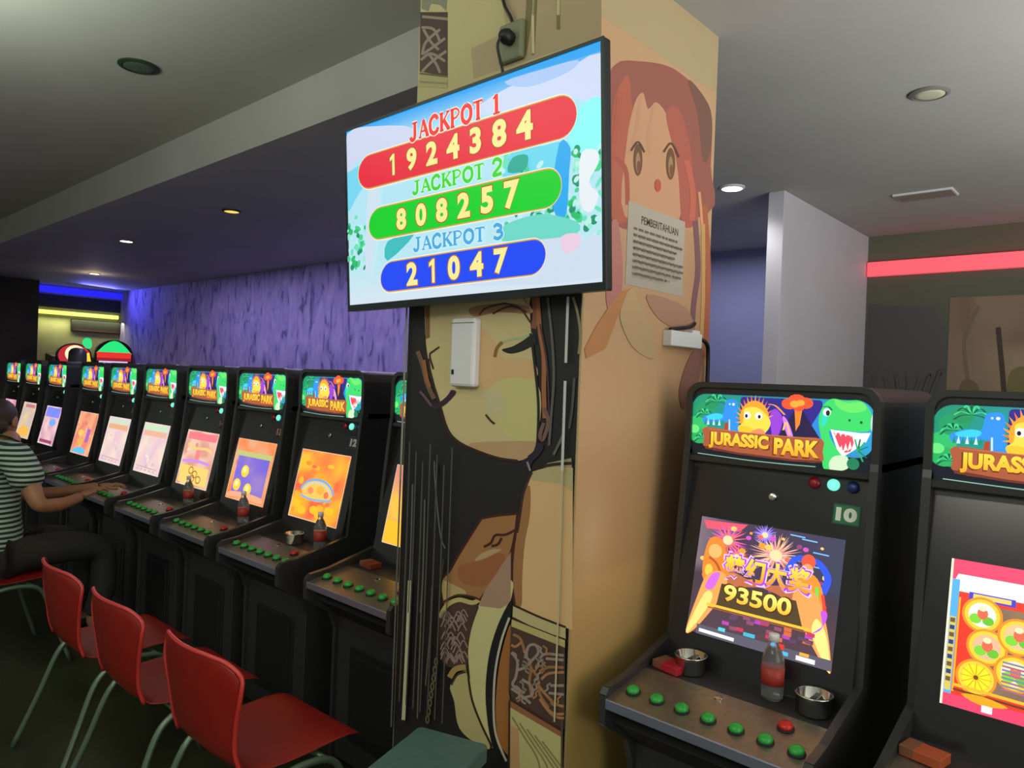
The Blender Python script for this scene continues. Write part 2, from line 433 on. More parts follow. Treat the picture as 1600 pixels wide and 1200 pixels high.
a.poly(z1(sm([(140,720),(160,735),(215,715),(262,672),(285,640),(318,655),(280,705),(235,745),(190,770),(150,765)], 4)), S(58,36,56))
a.stroke(z1([(75,650),(110,690),(150,745)]), 4, S(110,84,100))
a.stroke(z1([(515,805),(545,842),(575,868)]), 3.5, S(70,50,20))
a.stroke(z1([(205,352),(165,380),(140,410),(165,500)]), 3, S(70,54,36))
a.stroke(z1([(128,430),(150,560),(205,730),(258,900),(330,985),(450,1045),(600,1096),(730,1114)]), 4, S(60,34,30))
a.stroke(z1([(816,262),(838,430),(866,700),(866,900),(852,1035),(800,1090)]), 4, ink)
# hair locks
for L, w_, c in (([(60,380),(95,480),(125,600),(170,700)], 7, S(120,92,74)), ([(100,440),(120,560),(140,620)], 6, S(160,104,66)),
                 ([(840,10),(850,140),(835,230)], 9, S(140,86,66)), ([(862,20),(880,250),(905,420),(905,640),(912,830)], 7, S(166,104,66)), ([(905,760),(935,850),(900,970),(880,940),(905,860)], 6, S(120,90,84)),
                 ([(930,20),(960,300),(972,560),(955,800),(940,1010)], 4, S(96,94,92)), ([(880,200),(925,460),(940,800)], 3, S(74,52,62)),
                 ([(1100,20),(1130,120),(1150,260),(1140,400)], 4, S(150,140,104)), ([(1110,560),(1095,760),(1075,900)], 4, S(84,80,84)), ([(1040,930),(970,1075)], 4, S(104,100,100)),
                 ([(190,1145),(195,1200)], 3, S(60,60,62)), ([(770,20),(830,120)], 4, S(196,150,120))):
    a.stroke(z1(L), w_, c)
a.poly(z1(sm([(860,1000),(905,1010),(880,1070),(830,1120),(800,1180),(770,1120),(820,1085)], 3)), S(40,34,52))
a.stroke(z1([(795,1120),(815,1180)]), 3, S(150,146,144))
a.poly(z1([(930,1130),(1090,1095),(1095,1160),(900,1160)]), S(170,160,124)); a.stroke(z1([(900,1150),(1000,1135),(1100,1130)]), 5, S(56,34,28))
# upper arm
a.poly(z2(sm([(1165,85),(1300,52),(1485,55)], 4, False)+[(1480,1320),(1030,1150)]+sm([(1030,1120),(1018,1000),(1020,750),(1050,560),(1075,400),(1100,250),(1165,85)], 4, False)), S(222,184,132))
a.poly(z2([(1165,85),(1300,55),(1485,58),(1485,240),(1390,180),(1160,150)]), S(188,176,130))
a.poly(z2(sm([(1100,250),(1150,200),(1150,420),(1110,640),(1090,900),(1085,1120),(1035,1120),(1020,900),(1030,700),(1060,480)], 4)), S(164,116,74))
a.stroke(z2([(1165,85),(1100,250),(1075,400),(1050,560)]), 4, S(70,40,40))
# forearm and hand
a.poly(z2(sm([(1050,412),(960,428),(770,450),(700,560),(600,720),(520,860),(465,915),(452,1000),(470,1120),(560,1060),(700,1055),(760,1085),(880,925),(960,800),(1005,700),(1035,560)], 4)), S(166,118,74))
a.poly(z2(sm([(600,820),(740,780),(900,720),(960,760),(880,900),(780,980),(640,960),(590,900)], 4)), S(158,100,66))
a.poly(z2(sm([(465,930),(540,960),(640,1010),(640,1050),(540,1060),(475,1110),(458,1010)], 4)), S(190,168,112))
a.poly(z2(sm([(720,780),(760,730),(850,690),(930,690),(880,720),(800,760)], 4)), S(190,160,116))
for L in ([(770,450),(700,560),(600,720),(520,860),(465,915),(452,1000),(470,1120)], [(770,448),(900,425),(1050,410)], [(1045,535),(960,575),(880,580),(845,640),(790,670)], [(930,600),(900,650),(850,665)], [(760,1085),(880,925),(960,800),(1010,690),(1040,540)], [(1055,410),(1040,540),(1015,750),(1010,950),(1030,1120)]):
    a.stroke(z2(L), 4, S(72,34,26))
# bodice
a.poly(z3(sm([(700,0),(862,-60),(862,60),(800,250),(750,450),(735,700),(750,950),(735,1060),(640,870),(580,680),(566,420),(600,240)], 4)), cream)
a.poly(z3([(690,0),(860,-250),(858,90),(790,130),(645,112)]), S(172,138,116))
a.poly(z3(sm([(455,640),(550,545),(572,600),(645,870),(722,1058),(640,1040),(515,930),(480,750)], 4)), S(188,176,122))
a.stroke(z3([(575,590),(600,740),(660,900),(735,1055)]), 3.5, S(54,42,30))
a.stroke(z3([(640,115),(590,260),(566,420),(580,600)]), 3.5, S(54,42,30))
a.poly(z3(sm([(868,80),(835,110),(765,260),(712,450),(690,700),(715,960),(760,1100),(820,1175),(850,1150),(790,1050),(760,950),(745,700),(765,450),(860,190)], 4)), S(26,24,30))
a.poly(z3(sm([(858,235),(805,400),(775,560),(758,800),(775,1000),(830,1100),(858,1090),(862,800),(845,650),(862,450)], 4)), S(164,106,54))
a.stroke(z3([(850,190),(795,350),(755,560),(745,800),(762,980),(830,1150)]), 3.5, S(196,186,168))
# bracelet, left
a.poly(z3(sm([(382,200),(420,115),(500,78),(600,95),(640,112),(600,240),(568,400),(560,520),(450,520),(398,470),(380,320)], 4)), dkbr)
a.stroke(z3([(385,190),(430,110),(510,70),(600,90),(650,70)]), 7, S(196,180,116)); a.stroke(z3([(400,90),(500,40),(600,50),(660,75)]), 3, S(74,54,30))
a.stroke(z3([(450,590),(490,535),(560,520)]), 9, S(170,142,82)); a.stroke(z3([(462,640),(500,575),(560,552)]), 3, S(74,54,30))
rnd = random.Random(5)
for k in range(34):
    x, y = 420+rnd.random()*130, 150+rnd.random()*330
    a.stroke(z3([(x-28,y+30),(x,y-22),(x+30,y+26)]), 2.2, S(150,128,118))
# bracelet, right: interlaced bands
a.poly(z3([(880,108),(1232,250),(1232,335),(875,192)]), S(196,182,132))
a.stroke(z3([(885,106),(1060,185),(1232,252)]), 3.4, S(60,34,26)); a.stroke(z3([(872,188),(1050,275),(1228,335)]), 4, S(60,40,26))
a.poly(z3([(872,200),(1228,340),(1228,388),(868,250)]), S(190,180,116))
a.poly(z3([(866,245),(1228,388),(1226,935),(1100,872),(872,742),(850,650),(860,400)]), dkbr)
for L, c in (([(880,300),(930,330),(960,420),(1000,520),(990,620),(1010,720)], 1), ([(960,460),(985,380),(1030,370),(1050,420),(1010,470),(960,520),(900,540)], 0), ([(870,420),(910,480),(900,580),(880,640),(960,690)], 0), ([(1000,520),(1050,600),(1060,700),(1120,790)], 1), ([(1070,560),(1110,520),(1220,520)], 1), ([(1070,600),(1120,560),(1222,552)], 2), ([(1050,640),(1100,700),(1160,760),(1220,780)], 2), ([(940,600),(1000,640),(1010,700),(960,720)], 0), ([(1100,460),(1220,470)], 0), ([(1060,460),(1100,430),(1222,440)], 0), ([(1130,640),(1222,640)], 0), ([(1120,690),(1222,700)], 0), ([(1080,760),(1150,840),(1222,860)], 2), ([(1060,730),(1140,820),(1222,830)], 2), ([(870,660),(930,700),(1000,760)], 0), ([(940,350),(900,380),(870,370)], 2)):
    a.stroke(z3(L), 4.2, (S(158,142,128), S(160,112,72), S(176,126,82))[c])
rnd = random.Random(8)
for k in range(26):
    x, y = 880+rnd.random()*320, 330+rnd.random()*480
    yo = (x-880)*.38
    if 330+yo < y+40 < 740+yo*.55+40:
        c_ = rnd.choice((S(158,142,128), S(140,122,110), S(170,118,76)))
        a.stroke(z3([(x-22,y-26),(x+4,y-8),(x+2,y+16),(x+26,y+34)] if k % 2 else [(x+22,y-26),(x,y-6),(x+4,y+14),(x-20,y+32)]), 3, c_)
a.poly(z3([(862,728),(1205,940),(1205,990),(860,782)]), S(150,98,66)); a.stroke(z3([(862,728),(1030,830),(1215,940)]), 4, S(70,36,26))
a.poly(z3([(862,782),(1212,985),(1212,1380),(858,1380)]), S(190,182,122))
a.poly(z3([(862,900),(925,930),(935,1380),(856,1380)]), S(190,150,104))
for k in range(5): a.stroke(z3([(880+50*k,850+40*k),(960+55*k,980+40*k),(1050+60*k,1130+40*k),(1080+60*k,1300)]), 2.6, S(140,128,82))
a.stroke(z3([(862,740),(858,1380)]), 3, S(60,44,32)); a.stroke(z3([(1214,860),(1210,1380)]), 3, S(90,74,50))
# pale vertical strokes and the chain
for L, w_, c in (([(195,-60),(175,420),(152,870)], 5.6, S(196,200,160)), ([(280,-60),(262,400),(245,860)], 2.2, S(96,100,80)), ([(345,-20),(330,300),(300,640)], 2, S(96,100,80)), ([(420,-200),(400,-40)], 2, S(70,70,60))):
    a.stroke(z3(L), w_, c)
for L in ([(250,180),(235,700),(215,1180)], [(345,300),(330,900),(310,1180)], [(420,0),(425,150),(465,560),(505,680)]): a.stroke(z2(L), 2, S(104,106,100))
for k in range(8): a.ell(600+(372-8*k)/4.287, 920+(480+55*k)/4.287, 3.4, 6.6, S(104,108,72), 12); a.ell(600+(372-8*k)/4.287, 920+(480+55*k)/4.287, 1.6, 4, ink, 10, hold=False)
for L in ([(1085,20),(1070,460)], [(1066,580),(1046,1180)]): a.stroke(z1(L), 4.2, S(206,206,206))
a.stroke([(884,735),(880,890),(872,1125)], 2.6, S(200,186,150))
a.stroke([fp(XL+.008,2.1), fp(XL+.008,1.25)], 3, S(150,150,146)); a.stroke([fp(XL+.008,1.25), fp(XL+.008,.4)], 2.4, S(96,96,92))
for k in range(7): a.stroke([fp(XL+.05+.035*k, 1.38-.03*(k % 3)), fp(XL+.052+.035*k, .95), fp(XL+.045+.036*k, .5)], 1.8, S(84,86,78))
a.build('mural', M['print'], col)

b = PixArt(0, XR, 1, ORG)
def gp(Y, z):
    d = Vector((XR, Y, z))-EYE; k = d.dot(CF); return (800+FPX*d.dot(CR)/k, 600-FPX*d.dot(CU)/k)
b.poly([gp(YC+e_,.02), gp(YB-e_,.02), gp(YB-e_,CEI-.03), gp(YC+e_,CEI-.03)], S(188,150,112))
b.poly([gp(YC+e_,2.62), gp(YB-e_,2.62), gp(YB-e_,CEI-.03), gp(YC+e_,CEI-.03)], S(172,152,116))
# soft field over the upper and lower body
def fld(Y0, Y1, z0, z1_, cf, n=10, m_=12):
    b.d += b.step
    for i in range(n):
        for j in range(m_):
            y0, y1 = Y0+(Y1-Y0)*i/n, Y0+(Y1-Y0)*(i+1)/n; q0, q1 = z0+(z1_-z0)*j/m_, z0+(z1_-z0)*(j+1)/m_
            P = [gp(y0,q0), gp(y1,q0), gp(y1,q1), gp(y0,q1)]; C = [cf(y0,q0), cf(y1,q0), cf(y1,q1), cf(y0,q1)]
            b.tri([P[0],P[1],P[2]], C[:3]); b.tri([P[0],P[2],P[3]], [C[0],C[2],C[3]])
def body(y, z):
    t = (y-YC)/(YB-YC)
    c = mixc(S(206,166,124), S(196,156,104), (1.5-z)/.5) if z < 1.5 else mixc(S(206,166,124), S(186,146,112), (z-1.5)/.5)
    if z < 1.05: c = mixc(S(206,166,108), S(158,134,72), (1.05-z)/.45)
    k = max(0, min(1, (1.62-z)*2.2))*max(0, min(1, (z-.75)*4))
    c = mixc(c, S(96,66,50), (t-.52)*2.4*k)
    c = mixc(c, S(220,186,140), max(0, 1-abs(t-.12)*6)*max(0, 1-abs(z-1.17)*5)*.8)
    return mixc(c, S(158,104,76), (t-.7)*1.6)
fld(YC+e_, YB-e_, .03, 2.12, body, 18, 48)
b.poly(sm([(944,345),(946,150),(962,100),(1000,96),(1042,103),(1072,122),(1100,152),(1112,185),(1110,260),(1104,335)], 4), S(150,88,78))
b.poly(sm([(950,330),(955,200),(965,140),(985,132),(985,330)], 4), S(176,96,74))
b.poly(sm([(976,338),(978,230),(990,165),(1004,145),(1012,170),(1026,160),(1046,190),(1056,250),(1060,345)], 4), S(196,146,112))
b.poly(sm([(1040,180),(1060,170),(1078,230),(1084,300),(1090,345),(1066,350),(1058,260)], 4), S(170,92,78))
b.poly(sm([(1075,125),(1100,152),(1112,185),(1109,240),(1098,250),(1090,180)], 4), S(118,84,72))
for L, w_, c in (([(1000,150),(994,200),(982,240)], 5, S(190,140,112)), ([(1022,165),(1012,215),(1016,240)], 5, S(190,142,112)), ([(948,240),(976,262),(980,320)], 7, S(170,86,72)), ([(968,150),(958,230),(950,300)], 8, S(176,92,72)), ([(1072,250),(1082,300),(1080,345)], 9, S(190,100,82)), ([(1092,300),(1096,345),(1100,420)], 4, S(214,150,110)), ([(1100,320),(1106,420),(1102,560)], 8, S(170,96,66)), ([(1086,345),(1090,420),(1084,470),(1080,520)], 8, S(124,84,90)), ([(1098,350),(1098,470),(1092,560),(1080,640)], 6, S(196,150,92))):
    b.stroke(L, w_, c)
for cx, cy in ((996,250), (1047,256)):
    b.ell(cx, cy, 7, 25, S(110,78,52), 18); b.ell(cx, cy+4, 3.6, 16, S(160,128,96), 14); b.ell(cx+1, cy+10, 3, 9, S(130,76,56), 12)
b.stroke([(985,236),(996,222),(1006,238)], 3, S(92,66,50)); b.stroke([(1036,238),(1048,224),(1060,246)], 3, S(92,66,50))
b.ell(1027, 290, 5, 10, S(184,84,70), 14)
b.poly(sm([(950,360),(965,350),(972,440),(958,480),(946,470)], 4), S(182,118,112))
b.poly([(966,458),(988,450),(962,500),(945,545),(915,560),(912,545),(930,510),(950,480)], S(186,128,82))
b.poly(sm([(985,450),(1000,480),(1020,520),(1020,560),(990,545),(975,520),(968,490)], 4), S(190,160,118))
b.poly(sm([(1010,460),(1070,480),(1080,520),(1030,500)], 4), S(172,130,108))
b.poly(sm([(1075,560),(1095,540),(1090,600),(1068,640),(1060,610)], 4), S(148,104,92))
b.build('mural', M['print'], col)

# ------------------------------------------------------------------ jackpot television
tv = thing('television', 'wall mounted flat television showing three jackpot totals', 'television', (-1.6193, 1.49, 2.1471))
tilt, yaw, rl = .0596, .0161, .0157
ex = Vector((math.cos(yaw), math.sin(yaw), 0)); n_ = Vector((math.sin(yaw), -math.cos(yaw), 0)); ez = Vector((0,0,1))*math.cos(tilt)+n_*math.sin(tilt)
ax = ex*math.cos(rl)+ez*math.sin(rl); az = -ex*math.sin(rl)+ez*math.cos(rl); ay = az.cross(ax)   # ay points to the wall
tm = Matrix((ax, ay, az)).transposed().to_4x4(); tv.rotation_euler = tm.to_euler()
TW, TH = 1.0916, .636
MB().box(-TW/2, TW/2, .0, .03, -TH/2, TH/2).build('housing', M['blackplastic'], tv, bevel=.004)
fr = MB()
for q in ((-TW/2, -TW/2+.009, -TH/2, TH/2), (TW/2-.009, TW/2, -TH/2, TH/2), (-TW/2+.009, TW/2-.009, TH/2-.009, TH/2), (-TW/2+.009, TW/2-.009, -TH/2, -TH/2+.022)):
    fr.box(q[0], q[1], -.004, .002, q[2], q[3])
fr.build('bezel', mat('tv_bezel', S(30,38,42), .3), tv)
MB().box(-.2, .2, .03, .07, -.15, .15).build('wall_mount', M['blackplastic'], tv)
tvn = ay; tvo = Vector(tv.location)
def TV(px, py):
    d = CF + CR*(px-800)/FPX + CU*(600-py)/FPX
    p = EYE + d*((tvo-EYE).dot(tvn)/d.dot(tvn)) - tvo
    return (p.dot(ax), p.dot(az))
zt = lambda L: [TV(520+x/2.609, 40+y/2.609) for x, y in L]
t = Art(lambda x, y, d: (x, -.0005-d, y), .00004)
x0, x1, y0, y1 = -TW/2+.009, TW/2-.009, -TH/2+.022, TH/2-.009
def sky(x, y):
    v = (y-y0)/(y1-y0); u = (x-x0)/(x1-x0)
    c = mixc(S(190,232,240), S(170,226,246), v)
    if v > .86: c = mixc(c, S(0,158,240), (v-.86)*8)
    if v < .2: c = mixc(c, S(214,228,240), (.2-v)*5)
    return c
t.grad(x0, y0, x1, y1, sky, 16, 24); t.clip = (x0, y0, x1, y1)
for L, c in (([(60,425),(300,350),(560,270),(800,190),(1100,100),(1100,45),(60,420)], S(8,160,240)), ([(60,440),(180,410),(330,420),(300,520),(120,540),(60,600)], S(206,214,240)),
             ([(560,360),(720,250),(900,210),(1100,110),(1100,330),(960,290),(700,350)], S(206,218,246)), ([(700,230),(850,180),(1000,140),(960,190),(800,250)], S(170,200,246)), ([(60,600),(200,560),(110,680),(60,760)], S(120,214,240)),
             ([(1010,330),(1100,300),(1100,520),(1000,520),(960,470)], S(140,250,246)), ([(720,520),(860,490),(940,480),(940,590),(830,600),(700,640)], S(110,216,240))):
    t.poly(zt(sm(L, 3)), c)
rnd = random.Random(11)
for k in range(150):                                                  # green trees and rock, lower left and right
    if k % 4 == 0: x, y = rnd.uniform(62,140), rnd.uniform(780,995)
    elif k % 4 == 1: x, y = rnd.uniform(985,1110), rnd.uniform(490,800)
    elif k % 4 == 2: x, y = rnd.uniform(860,1110), rnd.uniform(690,860)
    else: x, y = rnd.uniform(690,960), rnd.uniform(520,870)
    g = rnd.choice((S(40,190,110), S(70,210,140), S(24,150,110), S(150,236,210), S(110,226,190), S(190,240,236)))
    p = zt([(x,y)])[0]; t.ell(p[0], p[1], rnd.uniform(.006,.02), rnd.uniform(.005,.014), g, 8, rnd.random()*3)
for L, c in (([(1020,520),(1080,510),(1090,560),(1050,640),(1090,690),(1060,760),(1020,740),(1010,640)], S(232,240,244)), ([(930,480),(975,500),(970,600),(960,760),(930,800),(900,700)], S(40,170,240)), ([(150,680),(200,670),(170,960),(140,1000)], S(206,226,240)), ([(230,880),(340,850),(230,960)], S(60,190,190)), ([(880,860),(1000,880),(1100,860),(1100,1030),(500,1060),(700,1000)], S(206,222,240)), ([(740,540),(800,530),(790,590),(720,600)], S(40,170,150)), ([(700,820),(850,770),(1000,800),(1000,850),(880,870),(700,880)], S(110,216,200)), ([(940,860),(1010,850),(1010,900),(950,930)], S(236,206,226))):
    t.poly(zt(sm(L, 3)), c)
for (xa, ya, xb, yb), (hL, hR), c, cm in (((112,590,1000,365), (76,92), S(228,32,58), S(206,22,62)), ((155,810,938,665), (64,76), S(14,206,40), S(20,186,36)), ((203,1020,872,925), (58,60), S(20,66,240), S(40,90,250))):
    pass
def pill(xa, ytl, ybl, xb, ytr, ybr, c):
    def shape(g):
        pts = []
        for k in range(13):
            th = math.pi/2+math.pi*k/12; yc, h = (ytl+ybl)/2, (ybl-ytl)/2+g
            pts.append((xa+h*.72+math.cos(th)*h*.72-g*.3, yc-(math.sin(th))*h-0.25*math.cos(th)*h*.72))
        for k in range(13):
            th = -math.pi/2+math.pi*k/12; yc, h = (ytr+ybr)/2, (ybr-ytr)/2+g
            pts.append((xb-h*.8+math.cos(th)*h*.8+g*.3, yc-(math.sin(th))*h-0.25*math.cos(th)*h*.8))
        return zt(pts)
    t.poly(shape(9), S(250,246,232)); t.poly(shape(5), S(214,160,50)); t.poly(shape(0), c)
pill(112, 530, 662, 1000, 292, 462, S(232,36,62))
pill(155, 745, 868, 938, 590, 742, S(10,208,44))
pill(203, 965, 1082, 874, 876, 1015, S(24,72,246))
# serif letters of the headings drawn as strokes: (points, thick?)
GLY = {'J': ([[(.62,1),(.62,.25),(.5,.03),(.26,.02),(.14,.2)]], [(.36,.98,.9,1)], []), 'A': ([[(.08,0),(.46,1)], [(.46,1),(.9,0)], [(.25,.34),(.7,.34)]], [(-.04,0,.24,.02), (.7,0,1.04,.02)], [1]),
       'C': ([[(.88,.76),(.72,.96),(.45,.99),(.15,.78),(.1,.45),(.2,.14),(.5,.01),(.78,.08),(.92,.28)]], [], []), 'K': ([[(.2,0),(.2,1)], [(.9,1),(.26,.42)], [(.42,.58),(.92,0)]], [(.02,0,.4,.02), (.02,.98,.4,1), (.7,.98,1,1), (.72,0,1.04,.02)], [0, 2]),
       'P': ([[(.2,0),(.2,1)], [(.2,.98),(.6,.98),(.86,.76),(.6,.5),(.2,.48)]], [(.02,0,.42,.02), (.02,.98,.3,1)], [0]), 'O': ([[(.5,.99),(.16,.8),(.08,.5),(.16,.2),(.5,.01),(.84,.2),(.92,.5),(.84,.8),(.5,.99)]], [], []),
       'T': ([[(.5,0),(.5,1)], [(.06,.96),(.94,.96)]], [(.3,0,.7,.02), (.04,.74,.1,.98), (.9,.74,.96,.98)], [0]), '1': ([[(.5,0),(.5,1)], [(.5,.98),(.22,.8)]], [(.2,0,.8,.02)], [0]),
       '2': ([[(.14,.72),(.24,.94),(.52,1),(.82,.8),(.72,.5),(.14,.04),(.9,.04)]], [], []), '3': ([[(.14,.84),(.4,.99),(.78,.82),(.7,.58),(.42,.52),(.78,.46),(.86,.2),(.5,.0),(.12,.14)]], [], [])}
def serif(txt, pa, pb, hA, hB, col, edge, wid):
    "heading along baseline pa-pb with cap height growing from hA to hB"
    n = len(txt); wds = [(.55 if ch == ' ' else 1.0) for ch in txt]; tot = sum(wds); c0 = 0
    for grow, c in ((.006, edge), (0, col)):
        t.d += t.step; c0 = 0
        for ch, wd in zip(txt, wds):
            if ch != ' ':
                st, sf, thick = GLY[ch]
                def P(x, y):
                    s_ = (c0+.04+x*.92)/tot; h = hA+(hB-hA)*s_
                    return (pa[0]+(pb[0]-pa[0])*s_, pa[1]+(pb[1]-pa[1])*s_+y*h)
                for i, L in enumerate(st):
                    t.stroke([P(*p) for p in L], wid*(1.25 if (i in thick or not thick) else .6)+grow, c, curve=len(L) > 3, hold=True)
                for q in sf: t.stroke([P(q[0], (q[1]+q[3])/2), P(q[2], (q[1]+q[3])/2)], wid*.6+grow, c, hold=True)
            c0 += wd
def num(txt, L0, L1, hA, hB, spread=True):
    "digits spaced along a slanted baseline"
    pa, pb = zt([L0, L1]); n = len(txt)
    for k, ch in enumerate(txt):
        s_ = k/(n-1); x = pa[0]+(pb[0]-pa[0])*s_; y = pa[1]+(pb[1]-pa[1])*s_; h = hA+(hB-hA)*s_
        if ch == '1':
            for g, c in ((.0035, S(170,90,20)), (0, S(252,238,150))):
                q = h*.085+g; t.poly([(x-q+h*.06, y-g), (x+q+h*.06, y-g), (x+q+h*.06, y+h+g), (x-q*.4+h*.06, y+h+g), (x-h*.2-g, y+h*.84+g), (x-h*.2-g, y+h*.68-g), (x-q+h*.06, y+h*.76-g)], c)
            continue
        tr, xa, xb, ya, yb = text_tris(ch, .045); wd = h*(xb-xa)/(yb-ya)*1.06
        for g, c in ((.0035, S(170,90,20)), (0, S(252,238,150))):
            t.text(ch, x-wd/2-g, y-g, x+wd/2+g, y+h+g, c, .045)
ha = lambda a_, b_: abs(zt([a_])[0][1]-zt([b_])[0][1])
serif('JACKPOT 1', zt([(318,474)])[0], zt([(700,352)])[0], ha((340,470),(340,402)), ha((665,360),(665,282)), S(238,40,40), S(255,236,220), .0105)
serif('JACKPOT 2', zt([(328,690)])[0], zt([(702,605)])[0], ha((340,690),(340,640)), ha((665,610),(665,545)), S(60,214,60), S(214,250,200), .0085)
serif('JACKPOT 3', zt([(332,920)])[0], zt([(705,866)])[0], ha((340,920),(340,868)), ha((670,866),(670,808)), S(70,170,226), S(214,240,250), .0085)
num('1924384', (252,612), (790,470), ha((252,612),(252,525)), ha((790,470),(790,350)))
num('808257', (288,834), (738,748), ha((288,834),(288,745)), ha((738,748),(738,632)))
num('21047', (332,1060), (694,1012), ha((332,1060),(332,965)), ha((694,1012),(694,908)))
t.build('screen', M['screen_tv'], tv)
light('television_glow', 'AREA', tuple(tvo - ay*.03), 4, (.75,.92,1), (1.0,.56), tuple(tvo - ay*2))

# power socket and cord above the television
so = thing('power_socket', 'grey green power socket with a black plug above the television', 'socket', at(804, 68, 1, YC))
MB().box(-.048, .048, -.022, 0, -.058, .058).build('plate', M['socket'], so, bevel=.008)
MB().lathe([(.02,-.0),(.024,.02),(.018,.035),(.008,.045)], 14, mx=Matrix.Translation((.004,-.022,.004)) @ Matrix.Rotation(R(90),4,'X')).build('plug', M['cable'], so, smooth=True)
p = at(806, 70, 1, YC)
cpath = sm([(p.x-.002,YC-.064,p.z), (p.x-.008,YC-.07,p.z-.03), (p.x-.004,YC-.05,p.z-.09), (p.x+.0,YC-.035,p.z-.16), (p.x,YC-.03,p.z-.24)], 5, False)
inv = -Vector(so.location)
MB().tube([Vector(v)+inv for v in cpath], .0042, 8).build('cord', M['cable'], so, smooth=True)
q0 = at(789, -20, 1, YC); q1 = at(800, 40, 1, YC)
MB().tube([Vector(v)+inv for v in sm([(q0.x,YC-.012,q0.z+.1), (q0.x,YC-.012,q0.z), (q0.x+.012,YC-.014,q0.z-.06), (q1.x+.006,YC-.014,q1.z+.02), (q1.x+.012,YC-.012,q1.z-.005)], 5, False)], .0045, 8).build('supply_cable', M['cable'], so, smooth=True)

# white box on the painted face
c0 = at(733, 551, 1, YC)
wb = thing('dispenser_box', 'white upright plastic box fixed on the painted face below the television', 'box', (c0.x, YC, c0.z))
MB().box(-.054, .054, -.034, 0, -.108, .108).build('body', M['whiteplastic'], wb, bevel=.01)
MB().box(-.040, -.031, -.0365, -.033, -.07, -.055).build('indicator', M['blackplastic'], wb)
MB().box(-.05, .05, -.0352, -.033, .09, .0925).build('seam', M['socket'], wb)

# paper notice on the right face
c1 = at(1026, 394, 0, XR)
pn = thing('paper_notice', 'printed paper notice taped to the column beside the television', 'notice', (XR, 1.964, 2.02))
MB().box(.0008, .0022, -.168, .168, -.123, .123).build('sheet', M['paper'], pn)
na = Art(lambda x, y, d: (.0024+d, x, y), .0002)
na.text('PEMBERITAHUAN', -.095, .068, .125, .092, S(74,62,52), .015)
rnd = random.Random(3)
for k in range(8):                                                   # small print too fine to read
    yy = .048-.0195*k; x = -.135; xe = (.12,.15,.12,.1,.15,.15,.14,.06)[k]
    while x < xe:
        wl = rnd.uniform(.012,.04); na.stroke([(x, yy), (min(x+wl, xe), yy)], .0075, S(104,92,80)); x += wl+.007
na.build('printing', M['print'], pn)

# trunking box with cable further right on the column
jb = thing('junction_box', 'small white junction box at the far edge of the column under the notice', 'box', (XR, 2.12, 1.755))
MB().box(.0, .035, -.1, .1, -.026, .024).build('body', M['whiteplastic'], jb, bevel=.004)
MB().box(.002, .03, .04, .09, .024, .034).build('clip', M['whiteplastic'], jb)
MB().tube(sm([(.02,-.09,.026),(.03,-.02,.036),(.02,.05,.046),(.01,.09,.06)], 5, False), .006, 8).build('cable_tail', M['cable'], jb, smooth=True)
tag(MB().tube(sm([(XR+.02,2.225,1.765),(XR+.03,2.26,1.75),(XR+.022,2.29,1.7),(XR+.02,2.295,1.5),(XR+.02,2.295,1.2)], 5, False), .007, 8).build('drop_cable', M['cable'], smooth=True), 'black cable dropping from the junction box down the edge of the column', 'cable')

